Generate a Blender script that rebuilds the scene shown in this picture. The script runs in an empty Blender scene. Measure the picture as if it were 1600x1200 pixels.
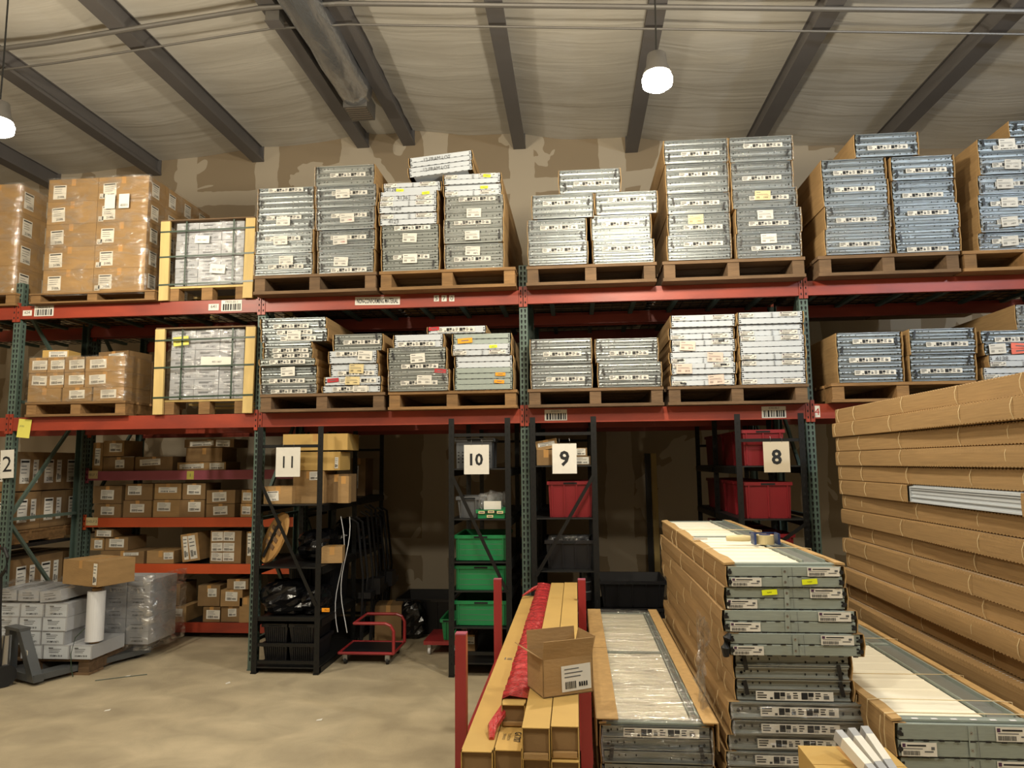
import bpy, math, random
import numpy as np
from mathutils import Matrix, Vector

C = bpy.context.scene.collection
S = bpy.context.scene
PI = math.pi
rnd = random.Random(7)

# ---------------------------------------------------------------- camera
FPX, YAW, PITCH, ROLL, EYE = 1097.76, .0891, .1119, -.0104, 1.8456
_f = np.array([-math.sin(YAW)*math.cos(PITCH), math.cos(YAW)*math.cos(PITCH), math.sin(PITCH)])
_r = np.array([math.cos(YAW), math.sin(YAW), 0.]); _u = np.cross(_r, _f)
_r, _u = _r*math.cos(ROLL)+_u*math.sin(ROLL), -_r*math.sin(ROLL)+_u*math.cos(ROLL)
cam_data = bpy.data.cameras.new('camera'); cam = bpy.data.objects.new('camera', cam_data); C.objects.link(cam)
cam_data.sensor_width = 36; cam_data.lens = FPX/1600*36; cam_data.clip_start = .05; cam_data.clip_end = 80
M = Matrix.Identity(4)
for i in range(3):
    M[i][0] = _r[i]; M[i][1] = _u[i]; M[i][2] = -_f[i]
M[2][3] = EYE
cam.matrix_world = M
S.camera = cam

def at(x, y, Y):
    "measured point of the photograph on the upright plane at distance Y -> (X, Z)"
    d = (x-800)/FPX*_r-(y-600)/FPX*_u+_f
    t = Y/d[1]
    return d[0]*t, EYE+d[2]*t

# ---------------------------------------------------------------- light
w = bpy.data.worlds.new('world'); S.world = w; w.use_nodes = True
w.node_tree.nodes['Background'].inputs[0].default_value = (.55, .62, .75, 1)
w.node_tree.nodes['Background'].inputs[1].default_value = .05
S.view_settings.view_transform = 'Standard'; S.view_settings.look = 'None'
S.view_settings.exposure = 0.25; S.view_settings.gamma = 1; S.view_settings.use_curve_mapping = False
# (x, y, z, watts, colour) of the high bay lamps; the front row is in view, the rest hang behind the camera
WARM = (1, .90, .71); COOL = (.74, .86, 1)
LAMPS = [(.578, 4.4, 4.30, 200, WARM, 1), (-4.03, 4.4, 4.24, 165, WARM, 2), (4.9, 2.6, 4.75, 240, COOL, 0),
         (-1.9, .6, 5.3, 290, WARM, 0), (2.4, .0, 5.3, 230, WARM, 0), (-6.5, .3, 5.1, 110, WARM, 0)]

# ---------------------------------------------------------------- helpers
def lin(h):
    v = [int(h[i:i+2], 16)/255 for i in (0, 2, 4)]
    return tuple((c/12.92 if c <= .04045 else ((c+.055)/1.055)**2.4) for c in v)

MATS = {}
def mat(name, col, rough=.6, metal=0., var=.15, scale=6., bump=.0, stretch=(1, 1, 1), rnd_amt=.08, bscale=None, spec=.5, col2=None, coat=0):
    m = bpy.data.materials.new(name); m.use_nodes = True; nt = m.node_tree; N = nt.nodes; L = nt.links
    b = N['Principled BSDF']; b.inputs['Roughness'].default_value = rough; b.inputs['Metallic'].default_value = metal
    b.inputs['Specular IOR Level'].default_value = spec
    if coat: b.inputs['Coat Weight'].default_value = coat; b.inputs['Coat Roughness'].default_value = .15
    c = lin(col) if isinstance(col, str) else col
    tc = N.new('ShaderNodeTexCoord'); mp = N.new('ShaderNodeMapping'); mp.inputs['Scale'].default_value = stretch
    L.new(tc.outputs['Object'], mp.inputs[0])
    oi = N.new('ShaderNodeObjectInfo'); va = N.new('ShaderNodeVectorMath'); va.operation = 'SCALE'
    cx = N.new('ShaderNodeCombineXYZ')
    for k in range(3): L.new(oi.outputs['Random'], cx.inputs[k])
    L.new(cx.outputs[0], va.inputs[0]); va.inputs['Scale'].default_value = 17.
    ad = N.new('ShaderNodeVectorMath'); L.new(mp.outputs[0], ad.inputs[0]); L.new(va.outputs[0], ad.inputs[1])
    no = N.new('ShaderNodeTexNoise'); no.inputs['Scale'].default_value = scale; no.inputs['Detail'].default_value = 5
    L.new(ad.outputs[0], no.inputs['Vector'])
    mr = N.new('ShaderNodeMapRange'); mr.inputs[1].default_value = .3; mr.inputs[2].default_value = .7
    mr.inputs[3].default_value = 0; mr.inputs[4].default_value = 1
    L.new(no.outputs['Fac'], mr.inputs[0])
    mx = N.new('ShaderNodeMix'); mx.data_type = 'RGBA'
    c2 = lin(col2) if col2 else tuple(v*(1-var) for v in c)
    mx.inputs[6].default_value = (*c2, 1); mx.inputs[7].default_value = (*c, 1)
    L.new(mr.outputs[0], mx.inputs[0])
    hs = N.new('ShaderNodeHueSaturation')
    mr2 = N.new('ShaderNodeMapRange'); mr2.inputs[3].default_value = 1-rnd_amt; mr2.inputs[4].default_value = 1+rnd_amt
    L.new(oi.outputs['Random'], mr2.inputs[0]); L.new(mr2.outputs[0], hs.inputs['Value'])
    L.new(mx.outputs[2], hs.inputs['Color']); L.new(hs.outputs[0], b.inputs['Base Color'])
    if bump:
        bn = N.new('ShaderNodeTexNoise'); bn.inputs['Scale'].default_value = bscale or scale*3; bn.inputs['Detail'].default_value = 4
        L.new(ad.outputs[0], bn.inputs['Vector'])
        bp = N.new('ShaderNodeBump'); bp.inputs['Strength'].default_value = bump; bp.inputs['Distance'].default_value = .02
        L.new(bn.outputs['Fac'], bp.inputs['Height']); L.new(bp.outputs[0], b.inputs['Normal'])
    MATS[name] = m
    return m

mat('steel', '979d9e', .33, .85, .25, 3, .15, (1.2, .6, 8), .1)
mat('steel_grey', '949894', .42, .5, .15, 3, .05, (1, .5, 4), .06)
mat('galv_green', '98a29c', .5, .25, .12, 9, .04, (1, 1, 1), .05)
mat('panel_white', 'bcc2c8', .45, 0, .06, 4, 0, (1, .5, 1), .03)
mat('panel_top', 'e8e2cf', .5, 0, .05, 4, 0, (1, 1, 1), .02)
mat('white_paper', 'd8d5cc', .7, 0, .05, 20, 0, rnd_amt=.06)
mat('ink', '17181a', .7, 0, 0)
mat('ink_grey', '5a5c5e', .7, 0, 0)
mat('ink_red', 'b0242c', .6, 0, .1)
mat('ink_purple', '4a2a48', .6, 0, .1)
mat('tape_black', '17181a', .45, 0, .1)
mat('yellow', 'e4ee1c', .5, 0, .04)
mat('orange', 'f09a12', .5, 0, .04)
mat('pink_tag', 'e0705c', .5, 0, .04)
mat('cardboard', 'a08054', .78, 0, .22, 5, .12, (1, 1, 3), .1, bscale=30)
mat('cardboard_edge', 'bd9a66', .8, 0, .2, 30, 0)
mat('cardboard_dark', '866a46', .8, 0, .25, 5, .1, rnd_amt=.14)
mat('carton_yellow', 'bc9a58', .7, 0, .12, 4, .06, rnd_amt=.05)
mat('tan_tape', 'b98d55', .3, 0, .1, rnd_amt=.05)
mat('pallet_wood', '8f6c42', .8, 0, .4, 4, .25, (1, 6, 6), .2)
mat('pallet_grey', '735a40', .85, 0, .4, 4, .25, (1, 6, 6), .2)
mat('crate_pine', 'cdb274', .7, 0, .2, 3, .1, (5, 5, 1), .06)
mat('beam_red', '9c3c26', .45, 0, .22, 2.5, .05, (1, 3, 3), .05, col2='7e3022')
mat('beam_orange', 'c8552c', .45, 0, .12, 3, 0, rnd_amt=.04)
mat('beam_pink', 'a8586a', .45, 0, .2, 3, 0, rnd_amt=.04)
mat('post_green', '56685f', .5, .1, .25, 5, .05, rnd_amt=.05)
mat('hole', '0d0f0f', .9, 0, 0)
mat('post_black', '111213', .42, .2, .2, 6, .03, rnd_amt=.05)
mat('shelf_black', '181818', .5, .1, .2, 6, .03)
mat('wire', '3a3a38', .4, .7, .1)
mat('strap_green', '2d3f30', .4, 0, .1)
mat('cord', 'd9c49a', .6, 0, .1)
mat('cart_red', '98282c', .35, 0, .15, 5, .02, coat=.3)
mat('bin_red', '7c1a22', .4, 0, .1, 5, 0)
mat('bin_green', '187a46', .42, 0, .08, 5, 0)
mat('bin_grey', '5a5c5e', .5, 0, .1)
mat('tote_black', '16161a', .45, 0, .15)
mat('bag_black', '101012', .22, 0, .2, 5, .6, bscale=9)
mat('jack_grey', '55585a', .4, .3, .15, 5, .02)
mat('rubber', '141414', .6, 0, .1)
mat('chrome', 'a8a8a8', .25, .9, .05)
mat('insul_duct', 'c8ccd2', .22, .85, .15, 4, .5, (3, 1, 3), bscale=7)
mat('purlin_paint', '686462', .6, .1, .12, 2, 0, rnd_amt=.04)
mat('conduit', '7c7872', .45, .5, .1)
mat('white_plastic', 'd8dade', .3, 0, .05)
mat('tan_fabric', 'b98d52', .8, 0, .3, 10, .1)
mat('bubble_red', 'c23a3c', .22, 0, .35, 60, .9, bscale=50, coat=.6)
mat('wall_dark', '6b5f50', .85, 0, .1)
mat('hi_vis_tag', 'd6cf62', .6, 0, .1)
mat('tape_beige', 'd8c696', .35, 0, .1)
mat('tape_blue', '24386a', .35, 0, .1)

def film(name, tint, base, streak, rough=.12, scale=5., stretch=(1, 1, 3)):
    m = bpy.data.materials.new(name); m.use_nodes = True; nt = m.node_tree; N = nt.nodes; L = nt.links
    N.remove(N['Principled BSDF']); out = N['Material Output']
    tc = N.new('ShaderNodeTexCoord'); mp = N.new('ShaderNodeMapping'); mp.inputs['Scale'].default_value = stretch
    L.new(tc.outputs['Object'], mp.inputs[0])
    no = N.new('ShaderNodeTexNoise'); no.inputs['Scale'].default_value = scale; no.inputs['Detail'].default_value = 6; no.inputs['Distortion'].default_value = 1.2
    L.new(mp.outputs[0], no.inputs['Vector'])
    mr = N.new('ShaderNodeMapRange'); mr.inputs[1].default_value = .45; mr.inputs[2].default_value = .75
    mr.inputs[3].default_value = base; mr.inputs[4].default_value = streak; L.new(no.outputs['Fac'], mr.inputs[0])
    bp = N.new('ShaderNodeBump'); bp.inputs['Strength'].default_value = 1; bp.inputs['Distance'].default_value = .03
    L.new(no.outputs['Fac'], bp.inputs['Height'])
    g = N.new('ShaderNodeBsdfGlossy'); g.inputs['Roughness'].default_value = rough; g.inputs['Color'].default_value = (1, 1, 1, 1)
    L.new(bp.outputs[0], g.inputs['Normal'])
    df = N.new('ShaderNodeBsdfDiffuse'); df.inputs['Color'].default_value = (.8, .8, .78, 1)
    ms = N.new('ShaderNodeMixShader'); ms.inputs[0].default_value = .15; L.new(g.outputs[0], ms.inputs[1]); L.new(df.outputs[0], ms.inputs[2])
    t = N.new('ShaderNodeBsdfTransparent'); t.inputs[0].default_value = (*tint, 1)
    mx = N.new('ShaderNodeMixShader'); L.new(mr.outputs[0], mx.inputs[0]); L.new(t.outputs[0], mx.inputs[1]); L.new(ms.outputs[0], mx.inputs[2])
    L.new(mx.outputs[0], out.inputs[0]); MATS[name] = m
    return m
film('film', (.97, .97, .97), .03, .34)
film('film_thick', (.93, .93, .93), .14, .7, .16, 7, (1, 1, 1.5))
film('film_top', (.95, .95, .93), .22, .8, .10, 3, (1, 7, 1))
film('film_tan', (.95, .93, .9), .05, .4, .14, 4, (1, 1, 2.5))

class MB:
    def __init__(s): s.v = []; s.f = []; s.m = []; s.mats = []; s.sm = False
    def mi(s, m):
        if m not in s.mats: s.mats.append(m)
        return s.mats.index(m)
    def add(s, vs, fs, m):
        n = len(s.v); s.v += [tuple(v) for v in vs]; k = s.mi(m)
        for f in fs: s.f.append(tuple(n+i for i in f)); s.m.append(k)
        return s
    def box(s, x0, x1, y0, y1, z0, z1, m, T=None):
        vs = [(x, y, z) for z in (z0, z1) for y in (y0, y1) for x in (x0, x1)]
        if T is not None: vs = [tuple(T @ Vector(v)) for v in vs]
        return s.add(vs, [(0, 2, 3, 1), (4, 5, 7, 6), (0, 1, 5, 4), (1, 3, 7, 5), (3, 2, 6, 7), (2, 0, 4, 6)], m)
    def bar(s, a, b, w, h, m):
        "a straight bar of section w x h from a to b"
        a = Vector(a); b = Vector(b); d = b-a; q = d.to_track_quat('Y', 'Z').to_matrix().to_4x4(); q.translation = a
        return s.box(-w/2, w/2, 0, d.length, -h/2, h/2, m, q)
    def tube(s, pts, r, m, n=8, cap=True):
        pts = [Vector(p) for p in pts]; rings = []; vs = []; fs = []
        rr = r if isinstance(r, (list, tuple)) else [r]*len(pts)
        up = Vector((0, 0, 1))
        for i, p in enumerate(pts):
            d = (pts[min(i+1, len(pts)-1)]-pts[max(i-1, 0)]).normalized()
            u = up if abs(d.dot(up)) < .95 else Vector((1, 0, 0))
            a = d.cross(u).normalized(); b = a.cross(d)
            for k in range(n):
                t = 2*PI*k/n; vs.append(p+(a*math.cos(t)+b*math.sin(t))*rr[i])
        for i in range(len(pts)-1):
            for k in range(n):
                fs.append((i*n+k, i*n+(k+1) % n, (i+1)*n+(k+1) % n, (i+1)*n+k))
        if cap: fs += [tuple(range(n-1, -1, -1)), tuple(range((len(pts)-1)*n, len(pts)*n))]
        return s.add(vs, fs, m)
    def quad(s, x0, x1, z0, z1, m, y=0., T=None):
        vs = [(x0, y, z0), (x1, y, z0), (x1, y, z1), (x0, y, z1)]
        if T is not None: vs = [tuple(T @ Vector(v)) for v in vs]
        return s.add(vs, [(0, 1, 2, 3)], m)
    def disc(s, cx, cz, rx, rz, m, y=0., n=8):
        return s.add([(cx+rx*math.cos(2*PI*k/n), y, cz+rz*math.sin(2*PI*k/n)) for k in range(n)], [tuple(range(n))], m)
    def text(s, txt, h, cx, cz, m, y=-.0012, wmax=None, bold=0., T=None, xs=1.):
        vs, fs = text_geo(txt, bold)
        x0 = min(v[0] for v in vs); x1 = max(v[0] for v in vs); z0 = min(v[1] for v in vs); z1 = max(v[1] for v in vs)
        k = h/max(z1-z0, 1e-6); kx = k*xs
        if wmax and (x1-x0)*kx > wmax: kx = wmax/(x1-x0)
        out = [((v[0]-(x0+x1)/2)*kx+cx, y, (v[1]-(z0+z1)/2)*k+cz) for v in vs]
        if T is not None: out = [tuple(T @ Vector(v)) for v in out]
        return s.add(out, fs, m)
    def mesh(s, name='mesh'):
        me = bpy.data.meshes.new(name); me.from_pydata(s.v, [], s.f)
        for m in s.mats: me.materials.append(MATS[m])
        me.polygons.foreach_set('material_index', s.m)
        if s.sm: me.polygons.foreach_set('use_smooth', [True]*len(s.f))
        me.update(); return me

_tg = {}
def text_geo(txt, bold=0.):
    if (txt, bold) not in _tg:
        cu = bpy.data.curves.new('t', 'FONT'); cu.body = txt; cu.resolution_u = 2; cu.offset = bold
        o = bpy.data.objects.new('t', cu); C.objects.link(o)
        bpy.context.view_layer.update()
        me = bpy.data.meshes.new_from_object(o.evaluated_get(bpy.context.evaluated_depsgraph_get()))
        _tg[(txt, bold)] = ([tuple(v.co) for v in me.vertices], [tuple(p.vertices) for p in me.polygons])
        bpy.data.objects.remove(o); bpy.data.curves.remove(cu); bpy.data.meshes.remove(me)
    return _tg[(txt, bold)]

def link(name, me, parent=None, loc=(0, 0, 0), rot=(0, 0, 0), sc=(1, 1, 1)):
    o = bpy.data.objects.new(name, me); C.objects.link(o)
    o.parent = parent; o.location = loc; o.rotation_euler = rot; o.scale = sc
    return o
def tag(o, label, cat, group=None, kind=None):
    if label: o['label'] = label
    if cat: o['category'] = cat
    if group: o['group'] = group
    if kind: o['kind'] = kind
    return o
def thing(name, label, cat, loc=(0, 0, 0), rz=0., group=None, rot=None):
    o = bpy.data.objects.new(name, None); C.objects.link(o); o.empty_display_size = .05
    o.location = loc; o.rotation_euler = rot or (0, 0, rz)
    return tag(o, label, cat, group)
def struct(name, me, loc=(0, 0, 0), rot=(0, 0, 0)):
    o = link(name, me, None, loc, rot); o['kind'] = 'structure'; return o
CACHE = {}
def cached(key, fn):
    if key not in CACHE: CACHE[key] = fn()
    return CACHE[key]
ORD = ['bottom', 'second-lowest', 'third-lowest', 'fourth-lowest', 'fifth-lowest', 'sixth-lowest', 'seventh-lowest', 'eighth from bottom', 'ninth from bottom', 'tenth from bottom', 'eleventh from bottom', 'twelfth from bottom']

# ---------------------------------------------------------------- the building
WALLY = 9.3
RIDGE = -2.58
def ceil_z(x, at_ridge=6.56): return at_ridge-.085*abs(x-RIDGE)

def build_shell():
    # floor: one concrete slab
    m = bpy.data.materials.new('concrete'); m.use_nodes = True; nt = m.node_tree; N = nt.nodes; L = nt.links; b = N['Principled BSDF']
    tc = N.new('ShaderNodeTexCoord')
    def noise(sc, det, st=(1, 1, 1), dist=0):
        mp = N.new('ShaderNodeMapping'); mp.inputs['Scale'].default_value = st; L.new(tc.outputs['Object'], mp.inputs[0])
        n = N.new('ShaderNodeTexNoise'); n.inputs['Scale'].default_value = sc; n.inputs['Detail'].default_value = det; n.inputs['Distortion'].default_value = dist
        L.new(mp.outputs[0], n.inputs['Vector']); return n
    n1 = noise(.7, 6); n2 = noise(2.6, 12, (1, 1.2, 1), .5); n3 = noise(60, 3)
    r = N.new('ShaderNodeValToRGB'); r.color_ramp.elements[0].position = .3; r.color_ramp.elements[1].position = .7
    r.color_ramp.elements[0].color = (*lin('9c8f76'), 1); r.color_ramp.elements[1].color = (*lin('c2b498'), 1)
    L.new(n1.outputs['Fac'], r.inputs[0])
    r2 = N.new('ShaderNodeValToRGB'); r2.color_ramp.elements[0].position = .35; r2.color_ramp.elements[1].position = .7
    r2.color_ramp.elements[0].color = (.78, .78, .78, 1); r2.color_ramp.elements[1].color = (1.1, 1.1, 1.1, 1)
    L.new(n2.outputs['Fac'], r2.inputs[0])
    mx = N.new('ShaderNodeMix'); mx.data_type = 'RGBA'; mx.blend_type = 'MULTIPLY'; mx.inputs[0].default_value = 1
    L.new(r.outputs[0], mx.inputs[6]); L.new(r2.outputs[0], mx.inputs[7]); L.new(mx.outputs[2], b.inputs['Base Color'])
    b.inputs['Roughness'].default_value = .6
    am = N.new('ShaderNodeMath'); am.operation = 'ADD'; L.new(n2.outputs['Fac'], am.inputs[0]); L.new(n3.outputs['Fac'], am.inputs[1])
    bp = N.new('ShaderNodeBump'); bp.inputs['Strength'].default_value = .25; bp.inputs['Distance'].default_value = .008
    L.new(am.outputs[0], bp.inputs['Height']); L.new(bp.outputs[0], b.inputs['Normal']); MATS['concrete'] = m
    # drywall with joint compound
    m = bpy.data.materials.new('drywall'); m.use_nodes = True; nt = m.node_tree; N = nt.nodes; L = nt.links; b = N['Principled BSDF']
    tc = N.new('ShaderNodeTexCoord'); sp = N.new('ShaderNodeSeparateXYZ'); L.new(tc.outputs['Object'], sp.inputs[0])
    def math_(op, a, bb, c=None):
        n = N.new('ShaderNodeMath'); n.operation = op
        for i, v in enumerate((a, bb)):
            if v is None: continue
            if isinstance(v, (int, float)): n.inputs[i].default_value = v
            else: L.new(v, n.inputs[i])
        return n.outputs[0]
    n1 = noise(1.3, 4, dist=.5); n2 = noise(2.2, 2)
    wob = math_('MULTIPLY', math_('SUBTRACT', n1.outputs['Fac'], .5), .22)
    fx = math_('FRACT', math_('DIVIDE', math_('ADD', math_('ADD', sp.outputs['X'], wob), 40.3), 1.22), None)
    s1 = math_('LESS_THAN', math_('ABSOLUTE', math_('SUBTRACT', fx, .5), None), .14)
    fz = math_('FRACT', math_('DIVIDE', math_('ADD', math_('ADD', sp.outputs['Z'], wob), .45), 2.44), None)
    s2 = math_('LESS_THAN', math_('ABSOLUTE', math_('SUBTRACT', fz, .5), None), .045)
    vo = N.new('ShaderNodeTexVoronoi'); vo.inputs['Scale'].default_value = 1.7
    mp = N.new('ShaderNodeMapping'); mp.inputs['Scale'].default_value = (1, 1, .8); L.new(tc.outputs['Object'], mp.inputs[0])
    va = N.new('ShaderNodeVectorMath'); L.new(mp.outputs[0], va.inputs[0])
    vs_ = N.new('ShaderNodeVectorMath'); vs_.operation = 'SCALE'; vs_.inputs['Scale'].default_value = .35; L.new(n2.outputs['Color'], vs_.inputs[0]); L.new(vs_.outputs[0], va.inputs[1])
    L.new(va.outputs[0], vo.inputs['Vector'])
    s3 = math_('LESS_THAN', vo.outputs['Distance'], .2)
    big = noise(.9, 3, dist=1); s4 = math_('GREATER_THAN', big.outputs['Fac'], .6)
    allp = math_('MAXIMUM', math_('MAXIMUM', s1, s2), math_('MAXIMUM', s3, s4))
    mx = N.new('ShaderNodeMix'); mx.data_type = 'RGBA'; L.new(allp, mx.inputs[0])
    mx.inputs[6].default_value = (*lin('94836a'), 1); mx.inputs[7].default_value = (*lin('b5a893'), 1)
    L.new(mx.outputs[2], b.inputs['Base Color']); b.inputs['Roughness'].default_value = .85; MATS['drywall'] = m
    # vinyl faced roof insulation
    m = bpy.data.materials.new('insulation'); m.use_nodes = True; nt = m.node_tree; N = nt.nodes; L = nt.links; b = N['Principled BSDF']
    tc = N.new('ShaderNodeTexCoord')
    n1 = noise(1.0, 6, (.35, 3.2, .35), .8); n2 = noise(.5, 2)
    r = N.new('ShaderNodeValToRGB'); r.color_ramp.elements[0].color = (*lin('c2bdb2'), 1); r.color_ramp.elements[1].color = (*lin('d2cdc2'), 1)
    L.new(n2.outputs['Fac'], r.inputs[0]); L.new(r.outputs[0], b.inputs['Base Color']); b.inputs['Roughness'].default_value = .55
    bp = N.new('ShaderNodeBump'); bp.inputs['Strength'].default_value = .5; bp.inputs['Distance'].default_value = .05
    L.new(n1.outputs['Fac'], bp.inputs['Height']); L.new(bp.outputs[0], b.inputs['Normal']); MATS['insulation'] = m

    X0, X1, Y0 = -10.5, 8.5, -6.5
    struct('floor', MB().box(X0, X1, Y0, WALLY+.1, -.12, 0, 'concrete').mesh())
    struct('wall_back', MB().box(X0, X1, WALLY, WALLY+.12, 0, 7, 'drywall').mesh())
    struct('wall_left', MB().box(X0-.12, X0, Y0, WALLY, 0, 7, 'drywall').mesh())
    struct('wall_right', MB().box(X1, X1+.12, Y0, WALLY, 0, 7, 'drywall').mesh())
    struct('wall_front', MB().box(X0, X1, Y0-.12, Y0, 0, 7, 'drywall').mesh())
    # ceiling: fabric sagging between purlins, real relief
    PX = [-9.2, -7.54, -5.99, -4.45, -2.91, -2.25, -.69, .84, 2.40, 3.98, 5.56, 7.1]
    mb = MB(); nx, ny = 150, 60; mb.sm = True
    for j in range(ny+1):
        for i in range(nx+1):
            x = X0+(X1-X0)*i/nx; y = Y0+(WALLY+.05-Y0)*j/ny
            a = max([p for p in PX if p <= x] or [X0]); c = min([p for p in PX if p > x] or [X1])
            t = (x-a)/(c-a)
            z = ceil_z(x)-.055*math.sin(PI*t)*(1+.35*math.sin(y*3.1+a*5))-.014*math.sin(y*9+3*math.sin(x*2.1))*math.sin(PI*t)
            mb.v.append((x, y, z))
    k = mb.mi('insulation')
    for j in range(ny):
        for i in range(nx):
            a = j*(nx+1)+i; mb.f.append((a, a+nx+1, a+nx+2, a+1)); mb.m.append(k)
    struct('ceiling', mb.mesh())
    for p in PX:
        z = ceil_z(p)
        q = MB(); q.box(p-.085, p+.085, Y0, WALLY-.002, z-.23, z-.22, 'purlin_paint').box(p-.03, p+.03, Y0, WALLY-.002, z-.22, z+.02, 'purlin_paint').box(p-.055, p+.055, Y0, WALLY-.002, z-.012, z+.0, 'purlin_paint')
        q.box(p-.085, p-.079, Y0, WALLY-.002, z-.22, z-.195, 'purlin_paint').box(p+.079, p+.085, Y0, WALLY-.002, z-.22, z-.195, 'purlin_paint')
        q.box(p-.08, p+.08, WALLY-.02, WALLY-.002, z-.22, z, 'purlin_paint')
        struct('purlin', q.mesh())
build_shell()

def ceiling_fixtures():
    # silver insulated duct between the two ridge purlins
    t = thing('air_duct', 'silver foil-wrapped air duct hanging between the two middle roof purlins', 'duct', (-2.52, 0, 6.255))
    mb = MB(); mb.sm = True; pts = []; rr = []
    for i in range(60):
        y = -3+i*10.75/59; pts.append((.006*math.sin(y*5), y, .006*math.sin(y*7))); rr.append(.19+.007*math.sin(y*11)+.004*math.sin(y*23))
    link('duct_sleeve', mb.tube(pts, rr, 'insul_duct', 20).mesh(), t)
    d = MB().box(-.145, .145, 7.7, 8.05, -.2, -.0, 'conduit'); link('end_box', d.mesh(), t)
    d = MB()
    for k in range(6): d.box(-.125, .125, 7.73+k*.05, 7.755+k*.05, -.206, -.2, 'wall_dark')
    link('grille', d.mesh(), t)
    link('loose_edge_strip', MB().tube([(.135+.008*math.sin(k*1.9), -3+k*.28, -.08+.01*math.sin(k*2.7)) for k in range(38)], .010, 'white_plastic', 5).mesh(), t)
    # conduits that follow the roof slope
    yc = 6.25
    def run(dz, y, r, name, label):
        pts = [(-10.3, y, ceil_z(-10.3)-.22-dz), (-7, y, ceil_z(-7)-.24-dz), (-5.2, y+.02, ceil_z(-5.2)-.26-dz), (RIDGE-.4, y, ceil_z(RIDGE-.4)-.25-dz), (RIDGE+.4, y, ceil_z(RIDGE+.4)-.26-dz), (.8, y, ceil_z(.8)-.26-dz), (8.3, y, ceil_z(8.3)-.26-dz)]
        o = link(name, MB().tube(pts, r, 'conduit', 8).mesh()); tag(o, label, 'pipe')
    run(.0, yc-.1, .024, 'conduit_pipe', 'thicker grey conduit pipe crossing under the roof purlins')
    run(.06, yc+.14, .011, 'cable_conduit', 'thin grey cable conduit running beside the thicker ceiling pipe')
    jb = thing('junction_box', 'small grey electrical junction box on the conduit by the duct', 'junction box', (-2.86, yc-.02, ceil_z(-2.86)-.33))
    link('box_body', MB().box(-.07, .07, -.06, .06, -.05, .05, 'conduit').mesh(), jb)
    link('box_cover', MB().box(-.076, .076, -.066, .066, -.056, -.05, 'purlin_paint').mesh(), jb)
    # lamps
    em = bpy.data.materials.new('lamp_glow'); em.use_nodes = True; N = em.node_tree.nodes
    N.remove(N['Principled BSDF']); e = N.new('ShaderNodeEmission'); e.inputs[0].default_value = (1, .92, .78, 1); e.inputs[1].default_value = 60
    em.node_tree.links.new(e.outputs[0], N['Material Output'].inputs[0]); MATS['lamp_glow'] = em
    for i, (x, y, z, W, col, kind) in enumerate(LAMPS):
        lab = {1: 'glowing high bay lamp hanging on a chain above the silver bundles', 2: 'glowing high bay lamp hanging above the shrink-wrapped carton pallets', 0: None}[kind]
        if kind == 0: lab = ['high bay lamp over the right aisle', 'high bay lamp behind the viewer over the open floor', 'high bay lamp behind the viewer over the stacked goods', 'high bay lamp behind the viewer at the left wall'][i-2]
        t = thing('high_bay_lamp', lab, 'lamp', (x, y, z))
        h = MB(); h.sm = True
        n = 20; prof = [(.03, .2), (.06, .19), (.07, .11), (.085, .08), (.09, .055)]
        vs = [(r*math.cos(2*PI*k/n), r*math.sin(2*PI*k/n), zz) for r, zz in prof for k in range(n)]
        fs = [(a*n+k, a*n+(k+1) % n, (a+1)*n+(k+1) % n, (a+1)*n+k) for a in range(len(prof)-1) for k in range(n)]+[tuple(range(n))]
        h.add(vs, fs, 'conduit'); link('housing', h.mesh(), t)
        g = MB(); g.sm = True
        prof = [(.085, .055), (.1, .02), (.095, -.02), (.06, -.045)]
        vs = [(r*math.cos(2*PI*k/n), r*math.sin(2*PI*k/n), zz) for r, zz in prof for k in range(n)]
        fs = [(a*n+k, a*n+(k+1) % n, (a+1)*n+(k+1) % n, (a+1)*n+k) for a in range(len(prof)-1) for k in range(n)]+[tuple(range(3*n, 4*n))]
        g.add(vs, fs, 'lamp_glow'); link('glowing_lens', g.mesh(), t)
        link('chain', MB().tube([(0, 0, .2), (.004, 0, .5), (0, 0, ceil_z(x)-z-.13)], .006, 'wire', 5).mesh(), t)
        ld = bpy.data.lights.new('lamp_light', 'POINT'); ld.energy = W; ld.color = col; ld.shadow_soft_size = .12
        lo = bpy.data.objects.new('lamp_light', ld); C.objects.link(lo); lo.parent = t; lo.location = (0, 0, -.19)
ceiling_fixtures()

# ---------------------------------------------------------------- pallet racks
PX0, BAY = -5.488, 2.515
POSTX = [PX0+BAY*i for i in range(-1, 6)]
RF = 6.371                    # face of the front beams
ZM, ZT, BH = 2.3337, 3.4377, .127
ROWS = [(6.371, 7.44), (7.49, 8.50)]
BAYN = ['bay left of the wrapped cartons', 'bay holding the strapped white crates', 'bay with the non-conforming sign', 'bay above the number nine shelves', 'bay behind the tall carton-wrapped stack', 'bay past the tall carton-wrapped stack']

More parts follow.
